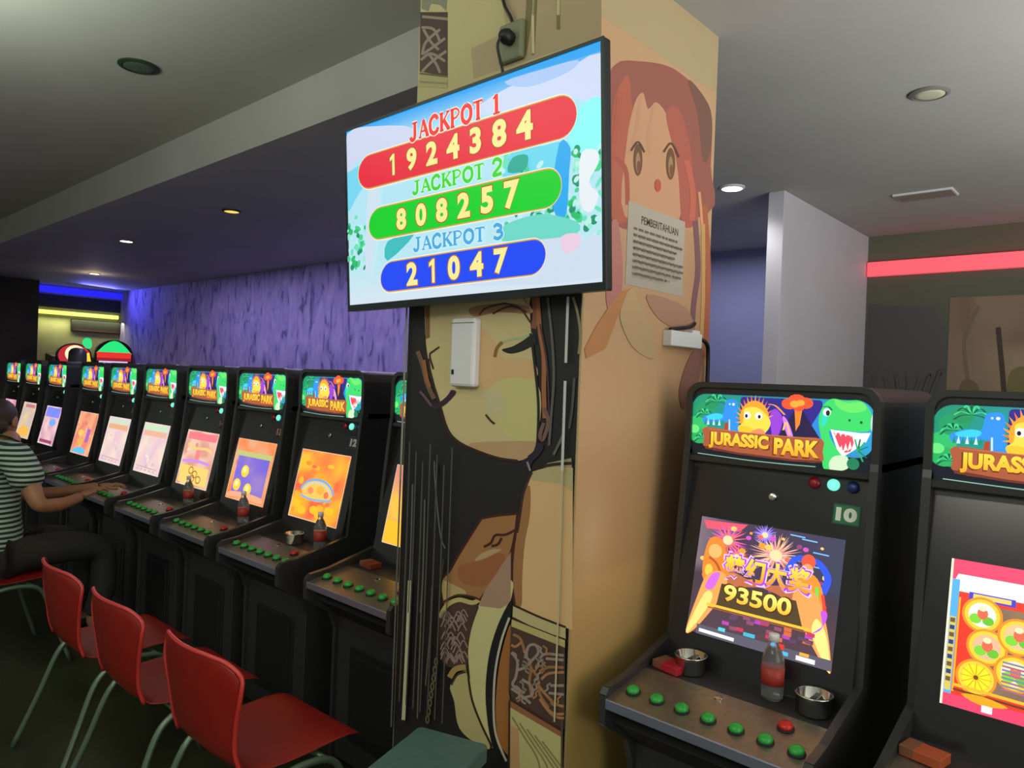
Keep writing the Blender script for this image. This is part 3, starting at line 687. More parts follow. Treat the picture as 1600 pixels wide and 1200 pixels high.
# ------------------------------------------------------------------ arcade cabinets
HW = .275
SIDE = [(.60,.0),(.60,1.42),(.004,1.42),(.0,1.40),(-.022,1.2),(-.055,.86),(-.30,.80),(-.385,.79),(-.40,.775),(-.40,.70),(-.28,.62),(-.26,.56),(-.26,.0)]
def bez(z): return (z-1.216)*.2154-.002                               # tilted front plane, y at height z
def rrect(x0, z0, x1, z1, rt, rb, n=6):
    P = []
    for cx, cz, r_, a0 in ((x1-rt,z1-rt,rt,0), (x0+rt,z1-rt,rt,90), (x0+rb,z0+rb,rb,180), (x1-rb,z0+rb,rb,270)):
        for k in range(n+1): P.append((cx+r_*math.cos(R(a0+90*k/n)), cz+r_*math.sin(R(a0+90*k/n))))
    return P
def cabinet_parts():
    P = {}
    s_ = MB()
    for sg in (-1, 1): s_.prism(SIDE, sg*HW, sg*(HW-.018))
    w_ = HW-.018
    s_.prism(rrect(-HW, 1.395, HW, 1.617, .05, .002), .03, .60, 'y')
    s_.prism([(.59,.02),(.59,1.5),(.06,1.5),(.035,1.5),(.03,1.38),(-.06,.80),(-.37,.70),(-.245,.60),(-.245,.02)], -w_, w_)
    P['cabinet'] = (s_, M['black'], dict(bevel=.004))
    for sg, nm in ((-1, 'edge_trim'), (1, 'edge_trim ')):
        e = MB(); c = SIDE[2:12]
        for (ya, za), (yb, zb) in zip(c, c[1:]):
            dy, dz = yb-ya, zb-za; l = math.hypot(dy, dz); ny, nz = -dz/l*.004, dy/l*.004
            e.prism([(ya,za),(yb,zb),(yb-ny,zb-nz),(ya-ny,za-nz)], sg*(HW+.001), sg*(HW-.019))
        P[nm] = (e, M['tmold'], {})
    e = MB(); o_ = rrect(-HW-.001, 1.38, HW+.001, 1.618, .05, .004); i_ = rrect(-HW+.018, 1.395, HW-.018, 1.602, .036, .004)
    V = [[e.bm.verts.new((x, y, z)) for x, z in L] for L, y in ((o_, .03), (o_, .0), (i_, .0), (i_, .03))]; n = len(o_)
    for A_, B_ in zip(V, V[1:]):
        for q in range(n): e._f([A_[q], A_[(q+1) % n], B_[(q+1) % n], B_[q]])
    P['marquee_trim'] = (e, M['tmold'], {})
    f = MB(); f.prism([(bez(1.372)-.002,1.372),(bez(.80)-.002,.80),(bez(.80)+.014,.80),(bez(1.372)+.014,1.372)], -w_, w_)
    P['monitor_bezel'] = (f, M['blackgloss'], {})
    g = MB(); g.prism(rrect(-w_, 1.376, w_, 1.606, .036, .002), .012, .03, 'y'); P['marquee_frame'] = (g, M['black'], dict(bevel=.003))
    h = MB(); h.prism([(-.40,.768),(-.205,.80),(-.205,.79),(-.395,.757)], -w_, w_); P['control_panel'] = (h, M['steel'], {})
    k = MB(); k.box(-w_, w_, -.404, -.398, .742, .769); P['panel_edge'] = (k, M['lip'], dict(bevel=.002))
    q = MB(); q.box(-w_, w_, -.206, bez(.80)+.012, .785, .80); P['ledge'] = (q, M['black'], {})
    r_ = MB(); r_.box(-.16, .16, -.252, -.244, .12, .5); r_.box(-.13, .13, -.256, -.25, .15, .47); P['coin_door'] = (r_, M['blackplastic'], dict(bevel=.003))
    return P
PARTS = {}
_h = bpy.data.objects.new('x', None)
def mesh_of(name, mb, m_, kw):
    return mb.build(name, m_, None, **kw)
# marquee picture (shared by all cabinets): u, v in 0..1
MW, MH = .53, .196
def marquee_art():
    a = Art(lambda x, y, d: ((x-.5)*MW, .0105-d, 1.392+y*MH), .00005)
    asp = MW/MH
    def rr(x0, y0, x1, y1, rx, ry, n=8):
        P = []
        for cx, cy, a0 in ((x1-rx,y1-ry,0), (x0+rx,y1-ry,90), (x0+rx,y0+ry,180), (x1-rx,y0+ry,270)):
            for k in range(n+1): P.append((cx+rx*math.cos(R(a0+90*k/n)), cy+ry*math.sin(R(a0+90*k/n))))
        return P
    a.poly(rr(0, 0, 1, 1, .09, .24), S(14,22,34))
    def bg(x, y): return mixc(mixc(S(26,150,110), S(34,60,170), (x-.08)*6), mixc(S(70,40,140), S(40,170,226), (x-.8)*5), (x-.4)*2)
    a.poly(rr(.01, .2, .99, .97, .085, .23), bg)
    a.poly(rr(.3, .4, .74, .95, .02, .05), S(52,40,140)); a.poly([(.66,.45),(.74,.85),(.8,.6),(.8,.3)], S(50,140,230))
    # foliage at the left
    for x, y, r, c in ((.05,.5,.06,S(50,196,110)), (.06,.32,.055,S(40,180,96)), (.09,.72,.06,S(30,160,104)), (.13,.85,.045,S(36,150,96)), (.03,.42,.03,S(110,236,130))): a.ell(x, y, r, r*2.2, c, 16)
    for x, y, s_ in ((.16,.86,.07), (.09,.66,.05), (.08,.28,.05)):
        for k in range(9): an = R(-10+25*k); a.stroke([(x,y), (x+s_*.6*math.cos(an), y+s_*1.7*math.sin(an)), (x+s_*math.cos(an), y+s_*1.9*math.sin(an)-.05)], .009, S(60,220,140) if k % 2 else S(14,90,60))
    # blue long neck
    a.poly(sm([(.08,.6),(.14,.68),(.2,.68),(.215,.86),(.25,.9),(.285,.86),(.29,.6),(.3,.42),(.25,.36),(.235,.55),(.17,.55),(.1,.5)], 4), S(50,150,246))
    a.poly(sm([(.1,.62),(.16,.68),(.2,.66),(.19,.6),(.13,.58)], 4), S(60,214,250)); a.ell(.262,.83,.008,.02,(1,1,1),10); a.ell(.24,.83,.005,.015,S(220,240,255),8)
    for k in range(7): a.poly([(.09+.017*k,.5),(.105+.017*k,.5),(.098+.017*k,.6)], S(214,246,250) if k % 2 else S(20,150,110))
    a.poly([(.21,.42),(.235,.42),(.235,.56),(.215,.54)], S(180,70,50)); a.stroke([(.242,.6),(.244,.42)], .008, S(200,230,255))
    # volcano
    a.poly([(.52,.4),(.6,.8),(.64,.8),(.74,.4)], S(40,28,70)); a.poly([(.6,.8),(.64,.8),(.63,.6),(.61,.5),(.605,.66)], S(250,140,50))
    for x, y, r in ((.57,.88,.04), (.61,.92,.05), (.655,.9,.04), (.62,.84,.03)): a.ell(x, y, r, r*2, S(252,90,50), 14)
    for x, y, r in ((.6,.88,.025), (.63,.9,.022)): a.ell(x, y, r, r*2, S(255,176,60), 12)
    # purple pterosaur
    a.poly(sm([(.5,.8),(.54,.66),(.52,.42),(.49,.36),(.48,.5),(.47,.7)], 4), S(160,70,220)); a.poly(sm([(.54,.7),(.57,.62),(.6,.4),(.58,.36),(.55,.55)], 4), S(226,130,250))
    a.stroke([(.46,.86),(.5,.84),(.55,.72)], .012, S(250,160,90)); a.stroke([(.545,.5),(.56,.62),(.58,.44)], .01, S(255,200,110))
    # yellow beaked creature with an orange crest
    for k in range(15): an = R(5+13*k); a.poly([(.385+.07*math.cos(an),.62+.2*math.sin(an)), (.385+.075*math.cos(an+.22),.62+.2*math.sin(an+.22)), (.385+.108*math.cos(an+.1),.64+.35*math.sin(an+.1))], S(250,120,50) if k % 2 else S(255,160,60), hold=k > 0)
    a.ell(.385,.64,.082,.26,S(250,170,50),22)
    a.poly(sm([(.33,.78),(.4,.8),(.46,.68),(.475,.56),(.44,.42),(.38,.36),(.31,.42),(.295,.5),(.32,.56),(.325,.66)], 4), S(255,226,80))
    a.poly(sm([(.295,.5),(.34,.52),(.39,.46),(.37,.38),(.31,.41)], 4), S(252,204,50))
    a.ell(.345,.68,.02,.055,(1,1,1),14); a.ell(.34,.67,.008,.028,S(30,20,20),10); a.ell(.41,.68,.02,.055,(1,1,1),14); a.ell(.413,.67,.008,.028,S(30,20,20),10)
    a.poly(sm([(.37,.44),(.42,.5),(.45,.42),(.4,.33),(.36,.34)], 4), S(255,150,100))
    # green tyrannosaur
    a.poly(sm([(.75,.9),(.79,.98),(.85,.96),(.92,.97),(.965,.86),(.985,.7),(.97,.58),(.9,.55),(.8,.56),(.78,.5),(.82,.3),(.87,.2),(.87,.04),(.77,.0),(.75,.14),(.75,.32),(.735,.5),(.725,.7)], 4), S(64,222,110))
    a.poly(sm([(.8,.97),(.86,.93),(.93,.95),(.95,.85),(.88,.8),(.82,.86)], 4), S(110,236,110))
    a.poly(sm([(.745,.8),(.77,.86),(.775,.74),(.76,.62),(.74,.6)], 4), S(50,226,200))
    a.poly([(.785,.56),(.9,.53),(.975,.55),(.955,.42),(.9,.3),(.85,.2),(.82,.3)], (1,1,1)); a.poly([(.8,.53),(.89,.49),(.9,.4),(.885,.28),(.86,.26),(.83,.34)], S(238,78,96))
    for k in range(7): a.poly([(.8+.024*k,.555-.003*k),(.824+.024*k,.552-.003*k),(.812+.024*k,.475)], (1,1,1), hold=k > 0)
    for k in range(4): a.poly([(.83+.02*k,.26+.01*k),(.85+.02*k,.27+.03*k),(.842+.02*k,.36+.03*k)], S(246,250,246), hold=k > 0)
    a.poly(sm([(.81,.2),(.87,.21),(.875,.05),(.8,.0),(.785,.1)], 4), S(214,240,200))
    a.ell(.765,.79,.02,.055,(1,1,1),14); a.ell(.77,.78,.01,.04,S(20,50,30),12); a.stroke([(.745,.86),(.77,.87),(.79,.82)], .01, S(20,110,60))
    a.ell(.875,.7,.006,.018,S(16,100,54),10); a.ell(.93,.68,.007,.02,S(16,100,54),10); a.ell(.985,.68,.012,.12,S(200,226,230),12)
    for k in range(7): an = R(-60+28*k); a.stroke([(.92,.3),(.92+.05*math.cos(an),.3+.16*math.sin(an))], .008, S(20,120,80) if k % 2 else S(40,180,110))
    a.ell(.9,.12,.03,.08,S(30,130,86),14)
    # wooden sign
    a.poly(sm([(.1,.46),(.3,.43),(.6,.42),(.745,.42),(.752,.25),(.748,.1),(.6,.08),(.3,.1),(.11,.14),(.095,.3)], 3), S(176,92,60))
    a.poly([(.1,.17),(.3,.12),(.6,.1),(.75,.12),(.748,.09),(.6,.07),(.3,.09),(.105,.13)], S(112,50,40)); a.stroke([(.12,.44),(.4,.42),(.73,.41)], .01, S(206,120,70))
    for g, c, dy in ((.008, S(120,60,16), -.012), (0, lambda x, y: mixc(S(250,170,30), S(255,226,70), (y-.14)*4), 0)):
        a.text('JURASSIC', .125-g, .15+dy-g*1.5, .47+g, .4+dy+g*1.5, c, .05); a.text('PARK', .5-g, .15+dy-g*1.5, .735+g, .385+dy+g*1.5, c, .05)
    a.stroke([(.06,.05),(.4,.02),(.72,.03)], .012, S(150,190,170))
    return a.build('marquee', M['marquee'])
SW, SH = .41, .3325
ct = math.atan(.2154)
def scr_map(x, y, d):
    z = .891+y*.325
    return ((x-.5)*SW, bez(z)-.0026-d, z)
def new_screen(): return Art(scr_map, .00005)
def frame(a, c=S(220,214,206), wd=.012):
    a.stroke([(0,0),(1,0),(1,1),(0,1),(0,0)], wd, c, curve=False)
def scr_fireworks():
    a = new_screen()
    a.grad(0, 0, 1, 1, lambda x, y: mixc(mixc(S(130,112,124), S(74,56,84), x*4), S(58,68,92), (x-.6)*2) if y > .5 else mixc(S(90,64,74), S(70,58,72), y*2), 10, 10)
    a.poly([(0.02,.97),(.35,.99),(.3,.92),(.05,.9)], S(240,90,110))
    for cx, cy, r, cs in ((.22,.83,.17,(S(240,60,170), S(200,90,250), S(255,120,90))), (.3,.7,.12,(S(250,70,70), S(255,120,160))), (.57,.78,.2,(S(255,190,110), S(255,226,170), S(240,150,160))), (.48,.93,.1,(S(110,80,220), S(170,150,250)))):
        for c in cs: a.rays(cx, cy, .0, r, 22, .008, c)
        a.ell(cx, cy, r*.22, r*.24, S(255,226,170), 12)
    for cx, cy in ((.78,.95),(.86,.86),(.7,.97),(.85,.75)): a.stroke([(cx-.05,cy),(cx+.05,cy-.005)], .01, S(120,200,250))
    for k in range(40):
        x, y = random.Random(k).uniform(.04,.95), random.Random(k+99).uniform(.3,.95); cc = random.Random(k+7).choice((S(250,160,60), S(250,110,90), S(220,90,200), S(255,206,120), S(150,70,130)))
        a.ell(x, y, .012+.02*((k*37) % 5)/5, .012+.018*((k*17) % 5)/5, cc, 7)
    a.poly(sm([(.06,.5),(.2,.6),(.5,.52),(.8,.6),(.92,.45),(.8,.4),(.5,.5),(.2,.4)], 3), S(196,110,70))
    # figures at the sides
    a.poly(sm([(.08,.8),(.16,.84),(.22,.74),(.26,.6),(.24,.48),(.12,.4),(.06,.55)], 4), S(250,140,50)); a.ell(.14,.72,.05,.06,S(255,190,110)); a.stroke([(.1,.66),(.16,.62),(.2,.55)], .02, S(190,90,40)); a.ell(.11,.55,.03,.05,S(250,210,80))
    a.stroke([(.66,.66),(.7,.78),(.78,.8),(.86,.78),(.92,.68),(.9,.56)], .045, S(50,90,246)); a.ell(.79,.78,.045,.06,S(246,90,60)); a.ell(.79,.72,.035,.045,S(255,160,110))
    a.poly(sm([(.74,.68),(.84,.68),(.9,.56),(.9,.4),(.82,.3),(.74,.4)], 4), S(246,150,50)); a.stroke([(.86,.6),(.87,.44)], .02, S(110,230,80)); a.stroke([(.9,.55),(.93,.4)], .02, S(240,70,60))
    # flames from the lower corners
    for L, c in (([(0,0),(.06,.02),(.2,.28),(.26,.48),(.2,.56),(.1,.5),(.05,.3)], S(246,170,90)), ([(.005,.01),(.04,.02),(.15,.26),(.16,.36),(.1,.34)], S(255,230,130)), ([(.1,.4),(.14,.52),(.2,.54),(.16,.4)], S(220,110,230)), ([(1,0),(.95,.03),(.84,.2),(.72,.42),(.74,.56),(.86,.54),(.95,.3)], S(248,168,90)), ([(.995,.0),(.96,.03),(.86,.24),(.88,.36),(.95,.25)], S(255,236,140)), ([(.9,.42),(.92,.3),(.86,.24),(.93,.33),(.94,.42)], S(206,90,230))):
        a.poly(sm(L, 4), c)
    # plate, characters and amount
    a.poly([(.2,.26),(.22,.46),(.74,.46),(.8,.26)], S(84,66,40))
    a.stroke([(.13,.262),(.85,.262)], .022, S(250,200,60)); a.stroke([(.14,.24),(.86,.24)], .01, S(170,90,40))
    for g, c in ((.022, S(250,210,240)), (.012, S(176,70,226)), (0, lambda x, y: mixc(S(250,150,40), S(255,232,70), (y-.54)*6))):
        for k, ch in enumerate('梦幻大奖'): a.text(ch, .225+.15*k-g, .525-g*1.2, .365+.15*k+g, .72+g*1.2, c, .035)
    for g, c in ((.01, S(90,40,10)), (0, lambda x, y: mixc(S(240,180,30), S(255,250,120), (y-.32)*8))): a.text('93500', .245-g, .325-g, .715+g, .465+g, c, .03)
    rnd = random.Random(2)
    for k in range(26):
        x, y = rnd.uniform(.2,.86), rnd.uniform(.08,.22); c = rnd.choice((S(206,60,90), S(190,70,190), S(220,110,60), S(96,70,100), S(150,80,110))); a.rect(x, y, x+.05, y+.03, c, hold=k > 0)
    a.rect(0.08, .0, 1, .08, S(96,92,108))
    a.stroke([(.1,.035),(.36,.03)], .028, S(250,246,250)); a.rect(.24,.07,.29,.1,S(90,214,236)); a.rect(.42,.085,.5,.115,S(70,190,220)); a.rect(.6,.06,.7,.1,S(226,60,40)); a.rect(.62,.02,.73,.05,S(90,190,246)); a.rect(.78,.015,.9,.05,S(246,240,246)); a.rect(.8,.055,.86,.08,S(240,180,60))
    return a
def scr_wheel(c):                                                     # fruit discs on brown
    a = new_screen()
    def L(px, py):
        p = at(px, py, 1, 1.965); return ((p.x-c)/SW+.5, (p.z-.891)/.325)
    a.rect(0, 0, 1, 1, S(240,70,110)); a.poly([(0,.78),(0.04,.9),(1,.9),(1,.72),(.1,.72)], S(250,246,250))
    a.rect(.05,.08,.97,.78,S(236,60,40)); a.rect(0,.08,.05,.86,S(90,180,240)); a.rect(.015,.1,.045,.6,S(226,200,90)); a.rect(.0,.0,.012,1,S(255,240,210)); a.rect(.052,.1,.062,.74,S(250,176,40))
    for k in range(9): a.rect(.018,.16+.05*k,.042,.19+.05*k,S(40,70,130) if k % 2 else S(110,90,60), hold=k > 0)
    a.grad(.13, .14, .95, .72, blotch([S(136,108,90), S(120,96,86), S(150,120,90)], 2, 9, 9), 8, 8)
    a.rect(.1,.74,.32,.79,S(70,70,206)); a.rect(.36,.74,.9,.79,S(206,150,60)); a.text('BONUS', .12,.75,.28,.785,S(250,226,120),.02) if False else a.rect(.12,.752,.3,.782,S(250,214,110))
    for cx, cy, core in ((1534,962,S(250,250,236)), (1543,1010,S(250,190,150)), (1528,1054,S(255,246,40)), (1592,996,S(250,200,150)), (1588,1050,S(250,226,206))):
        x, y = L(cx, cy); a.ell(x, y, .098, .12, S(250,150,40), 26); a.ell(x, y, .085, .105, S(252,214,60), 26); a.ell(x, y, .066, .082, core, 22)
        if core == S(255,246,40):
            for k in range(12): an = 2*math.pi*k/12; a.stroke([(x,y),(x+.075*math.cos(an),y+.09*math.sin(an))], .006, S(230,170,20), hold=k > 0)
            a.ell(x, y, .012, .015, S(120,80,20), 10)
        else:
            a.ell(x-.03, y-.03, .03, .034, S(130,220,60), 12); a.ell(x+.03, y-.034, .028, .03, S(110,200,50), 12); a.ell(x+.002, y+.01, .026, .04, S(240,110,80), 12); a.ell(x, y+.045, .02, .02, S(250,240,190), 10)
    for cx, cy in ((.62,.55),(.62,.34),(.8,.6),(.8,.42),(.8,.24)): a.ell(cx, cy, .09, .105, S(250,150,40), 24); a.ell(cx, cy, .072, .085, S(252,226,150), 20); a.ell(cx, cy, .03, .04, S(230,90,70), 12)
    for k in range(8): a.stroke([(.28,.2+.025*k),(.55,.19+.025*k)], .012, S(120,140,160) if k % 2 else S(170,110,130))
    a.stroke([(.06,.15),(.97,.13)], .02, S(250,190,50)); a.stroke([(.06,.12),(.97,.1)], .014, S(110,60,30)); a.poly(sm([(.1,.1),(.2,.12),(.32,.09),(.2,.06)], 3), S(250,170,30))
    for x in (.2, .44, .7): a.rect(x, .02, x+.05, .065, S(250,240,250))
    return a
def scr_field(seed, cols, patches, border, extra=None):
    a = new_screen(); a.grad(0, 0, 1, 1, blotch(cols, seed, 9, 8), 12, 12); rnd = random.Random(seed)
    for k in range(patches):
        x, y = rnd.uniform(.06,.86), rnd.uniform(.08,.88); c = mixc(rnd.choice(cols), rnd.choice(cols), .4); k_ = rnd.uniform(.85,1.15)
        a.ell(x, y, rnd.uniform(.03,.08), rnd.uniform(.025,.06), tuple(min(1, v*k_) for v in c), 10)
    if extra: extra(a)
    if border: frame(a, border)
    return a
def ex_arch(a):
    a.ell(.48,.44,.33,.16,S(250,196,90),26)
    for rx, wd, c in ((.34,.035,S(120,170,226)), (.27,.02,S(190,206,210))): a.stroke([(.48+rx*math.cos(R(170-16*k)), .38+rx*.62*math.sin(R(170-16*k))) for k in range(11)], wd, c)
    a.stroke([(.16,.33),(.36,.3),(.6,.31),(.8,.34)], .03, S(130,176,226)); a.ell(.35,.42,.06,.05,S(250,140,90)); a.ell(.55,.45,.08,.06,S(255,176,60)); a.ell(.68,.4,.05,.05,S(250,120,80))
    for x, y in ((.25,.12),(.5,.16),(.62,.1),(.8,.2),(.12,.2)): a.ell(x, y, .09, .06, S(255,190,40), 12)
def ex_fruit(a):
    a.grad(.1,.12,.92,.72, blotch([S(128,104,206), S(150,124,196), S(110,100,214)], 5, 8, 8), 6, 6); a.rect(.04,.72,.96,.8,S(190,196,120))
    for x, y in ((.36,.48),(.22,.24),(.52,.2)): a.ell(x, y, .1, .1, S(250,206,70), 16); a.ell(x-.01, y+.02, .05, .05, S(255,240,150), 12)
    a.poly(sm([(.05,.02),(.4,.06),(.9,.03),(.9,.12),(.4,.14),(.06,.1)], 3), S(236,170,130))
def ex_emblem(a):
    a.rect(.05,.84,.96,.97,S(240,120,130)); a.stroke([(.1,.74),(.4,.68),(.7,.7),(.9,.66)], .05, S(240,200,120)); a.rect(.42,.42,.56,.66,S(240,130,130)); a.stroke([(.04,.42),(.5,.46),(.9,.44)], .05, S(196,140,230))
    a.rect(.04,.04,.94,.36,S(250,206,110))
    for x, y in ((.4,.28),(.54,.22),(.48,.14),(.68,.14)): a.stroke([(x+.07*math.cos(k*.7), y+.06*math.sin(k*.7)) for k in range(10)], .022, S(160,110,40))
def ex_top(c1, c2):
    def f(a): a.rect(.04,.86,.96,.97,c1); a.rect(.06,.74,.94,.85,c2); a.stroke([(.08,.12),(.9,.1)], .02, S(200,160,170)); [a.rect(.1+.16*k,.04,.2+.16*k,.08,S(206,180,186)) for k in range(5)]
    return f
def ex_cyan(a): a.poly(sm([(.05,.04),(.4,.02),(.8,.06),(.6,.16),(.3,.14)], 3), S(90,190,240)); a.rect(.62,.3,.8,.62,S(170,100,190)); a.ell(.3,.5,.12,.08,S(236,200,90)); a.ell(.4,.3,.14,.08,S(226,180,80))
def ex_blue(a): a.grad(.04,.72,.96,.97, blotch([S(110,140,250), S(150,130,240)], 4, 7, 7), 4, 4); a.poly(sm([(.4,.6),(.7,.7),(.85,.56),(.6,.48)], 3), S(120,170,246)); a.rect(.08,.04,.9,.12,S(150,70,100))
def ex_gold(a): a.poly(sm([(.1,.05),(.5,.04),(.9,.1),(.8,.3),(.4,.34),(.12,.22)], 3), S(240,180,80)); a.rect(.2,.86,.9,.95,S(190,120,130))
PK = [S(232,196,196), S(226,206,200), S(222,186,206), S(236,214,196)]
marquee_me = marquee_art(); marquee_me.hide_render = False
pmesh = {}
for nm, (mb, m_, kw) in cabinet_parts().items(): pmesh[nm] = mb.build(nm.strip(), m_, None, **kw)
btn = MB().lathe([(.017,0),(.017,.008),(.013,.013),(.006,.0145)], 16).build('button', M['green_btn'], smooth=True)
btn_rim = MB().lathe([(.0205,0),(.0205,.004),(.017,.0055)], 16).build('button_rim', M['blackplastic'])
btn_red = btn.copy(); btn_red.data = btn.data.copy(); btn_red.data.materials[0] = M['red_btn']
lampm = {}
for nm, m_ in (('red', M['red_dark']), ('lit', M['lamp_lit']), ('blue', M['blue_dark'])):
    lampm[nm] = MB().lathe([(.016,0),(.016,.006),(.011,.011),(.004,.0125)], 16).build('indicator_button', m_, smooth=True)
lock = MB().lathe([(.0115,0),(.0115,.006),(.0085,.0075)], 14).build('lock', M['chrome'], smooth=True); keyring = MB().lathe([(.011,0),(.011,.003),(.007,.004)], 14).build('panel_lock', M['chrome'])
PROTOS = [btn, btn_rim, btn_red, lock, keyring, marquee_me, *pmesh.values(), *lampm.values()]
def clone(src, parent, loc=None, rot=None, name=None):
    o = src.copy(); COL.objects.link(o); o.parent = parent
    if loc is not None: o.location = loc
    if rot is not None: o.rotation_euler = rot
    return o
def panel_z(y): return .768+(y+.40)*(.032/.195)
PT = math.atan(.032/.195)
def number_plate(txt, bgc, fgc, rim, parent):
    a = Art(lambda x, y, d: (.165+x*.07, bez(1.253+y*.054)-.0035-d, 1.253+y*.054), .0002)
    a.rect(0,0,1,1,rim); a.rect(.05,.06,.95,.94,bgc); a.text(txt, .12, .17, .88, .83, fgc, .06)
    return a.build('number_plate', M['print'], parent)
GREEN, DARK = S(30,120,80), S(34,34,36)
CABS = [  # centre x, number, plate colours, screen, label
    (-.168, None, None, lambda: scr_wheel(-.168), 'black arcade cabinet with round fruit discs on its screen, cut off by the right edge'),
    (-.82, '10', (GREEN, S(235,240,225), S(24,70,54)), scr_fireworks, 'black arcade cabinet numbered 10 with fireworks and 93500 on its screen'),
    (-2.262, None, None, lambda: scr_field(31, [S(226,130,120), S(206,140,120), S(250,190,70)], 8, S(226,190,160), lambda a: a.poly([(0,0),(1,0),(1,.26),(0,.3)], S(255,190,40))), 'black arcade cabinet half hidden behind the painted column'),
    (-3.013, '12', (DARK, S(190,190,186), S(70,70,70)), lambda: scr_field(12, [S(250,170,40), S(246,120,60), S(255,190,50), S(236,90,70)], 26, S(240,206,170), ex_arch), 'black arcade cabinet with an orange screen and pale blue arch, left of the column'),
    (-3.676, '13', (S(74,24,36), S(170,130,130), S(90,30,40)), lambda: scr_field(13, [S(240,150,100), S(250,130,70), S(226,170,130)], 10, S(240,190,140), ex_fruit), 'black arcade cabinet with a purple screen and yellow fruit, red number label'),
    (-4.328, '14', (S(64,28,36), S(150,126,126), S(86,30,40)), lambda: scr_field(14, [S(226,176,160), S(214,150,130), S(236,196,170)], 12, S(236,214,190), ex_emblem), 'black arcade cabinet with a peach screen and gold lower third'),
    (-5.012, '15', (DARK, S(120,120,120), S(60,60,60)), lambda: scr_field(15, PK, 10, S(236,226,214), ex_top(S(196,224,190), S(230,176,150))), 'black arcade cabinet with a pale pink screen under a mint band'),
    (-5.676, '16', (DARK, S(130,130,130), S(60,60,60)), lambda: scr_field(16, PK, 5, S(240,230,226), ex_top(S(206,214,196), S(226,170,130))), 'black arcade cabinet with a plain pinkish white screen'),
    (-6.324, '17', (DARK, S(150,150,150), S(60,60,60)), lambda: scr_field(17, [S(236,150,110), S(226,130,110), S(240,176,130)], 20, S(240,220,196), ex_cyan), 'black arcade cabinet with an orange screen and cyan corner, right of the dark post'),
    (-7.21, None, None, lambda: scr_field(18, [S(226,180,186), S(206,160,180), S(236,200,200)], 10, S(230,220,230), ex_blue), 'black arcade cabinet with a blue and pink screen, left of the dark post'),
    (-7.93, None, None, lambda: scr_field(19, [S(206,176,160), S(196,186,176), S(226,196,150)], 8, S(220,206,186), ex_gold), 'black arcade cabinet with a grey and gold screen, behind the seated person'),
    (-8.6, None, None, lambda: scr_field(20, [S(226,150,176), S(236,180,190), S(220,130,160)], 8, S(236,200,210), None), 'farthest black arcade cabinet with a pink screen at the left end of the row'),
]
for ci, (cx, no, plc, scf, lab) in enumerate(CABS):
    cab = thing('arcade_cabinet', lab, 'arcade machine', (cx, 2.0, 0), 0, 'arcade cabinets in the long row')
    for nm, src in pmesh.items():
        o = clone(src, cab)
        if nm == 'control_panel': panel = o
        if nm == 'monitor_bezel': bz = o
    mq = clone(marquee_me, cab); mq['label'] = 'backlit dinosaur marquee'
    sc = scf().build('screen', M['screen'], bz); sc['label'] = 'lit game screen'
    for k in range(6):
        y = -.335; clone(btn, panel, (-.215+.0725*k, y, panel_z(y)+.003), (PT,0,0)); clone(btn_rim, panel, (-.215+.0725*k, y, panel_z(y)-.0005), (PT,0,0))
    y = -.26; r1 = clone(btn_red, panel, (.165, y, panel_z(y)+.003), (PT,0,0)); r1['label'] = 'red button'; clone(btn_rim, panel, (.165, y, panel_z(y)-.0005), (PT,0,0))
    y = -.335; clone(btn, panel, (.22, y, panel_z(y)+.003), (PT,0,0)); clone(btn_rim, panel, (.22, y, panel_z(y)-.0005), (PT,0,0))
    y = -.235; clone(keyring, panel, (-.02, y, panel_z(y)), (PT,0,0))
    for nm, x in (('red', .11), ('lit', .16), ('blue', .21)):
        o = clone(lampm[nm], cab, (x, bez(1.352)-.002, 1.352), (R(90)-ct,0,0)); o['label'] = {'red': 'dark red button', 'lit': 'lit mint button', 'blue': 'dark blue button'}[nm]
    clone(lock, cab, (0.0, bez(1.30)-.002, 1.30), (R(90)-ct,0,0))
    if no: number_plate(no, plc[0], plc[1], plc[2], cab)
for o in PROTOS: bpy.data.objects.remove(o)

# dark post with a rounded top in the gap of the row
pz = thing('dark_post', 'dark round post with rounded top standing behind the cabinet row', 'post', (-9.52, 2.85, 0))
MB().lathe([(.095,0),(.095,1.70),(.09,1.74),(.07,1.77),(.04,1.785),(.005,1.79)], 24).build('body', M['black'], pz, smooth=True)
MB().lathe([(.097,1.645),(.097,1.665)], 24).build('band', mat('olive_band', S(52,60,44), .5), pz)

# ------------------------------------------------------------------ things on the control panels
LZ = .80
def bottle(x, y, lab, s=.92):
    o = thing('drink_bottle', lab, 'bottle', (x, y, LZ+.001), 0, 'small drink bottles on the cabinets')
    MB().lathe([(.024*s,0),(.030*s,.006),(.031*s,.03),(.029*s,.06),(.031*s,.085),(.030*s,.105),(.022*s,.125),(.0125*s,.142),(.0125*s,.152)], 20).build('body', M['glass'], o, smooth=True)
    MB().lathe([(.0316*s,.04),(.0312*s,.06),(.0318*s,.084)], 20).build('label_wrap', M['cola'], o, smooth=True)
    MB().lathe([(.0145*s,.149),(.0145*s,.165),(.013*s,.168)], 16).build('cap', M['whiteplastic'], o, smooth=True)
def ashtray(x, y, lab):
    o = thing('ashtray', lab, 'ashtray', (x, y, LZ+.001), 0, 'steel ashtrays on the cabinets')
    MB().lathe([(.036,0),(.042,.004),(.042,.044),(.045,.047),(.0455,.05),(.040,.05),(.038,.008),(.01,.006)], 28).build('bowl', M['chrome'], o, smooth=True)
    MB().box(-.007, .007, -.0405, .0405, .034, .038).build('rest', M['chrome'], o)
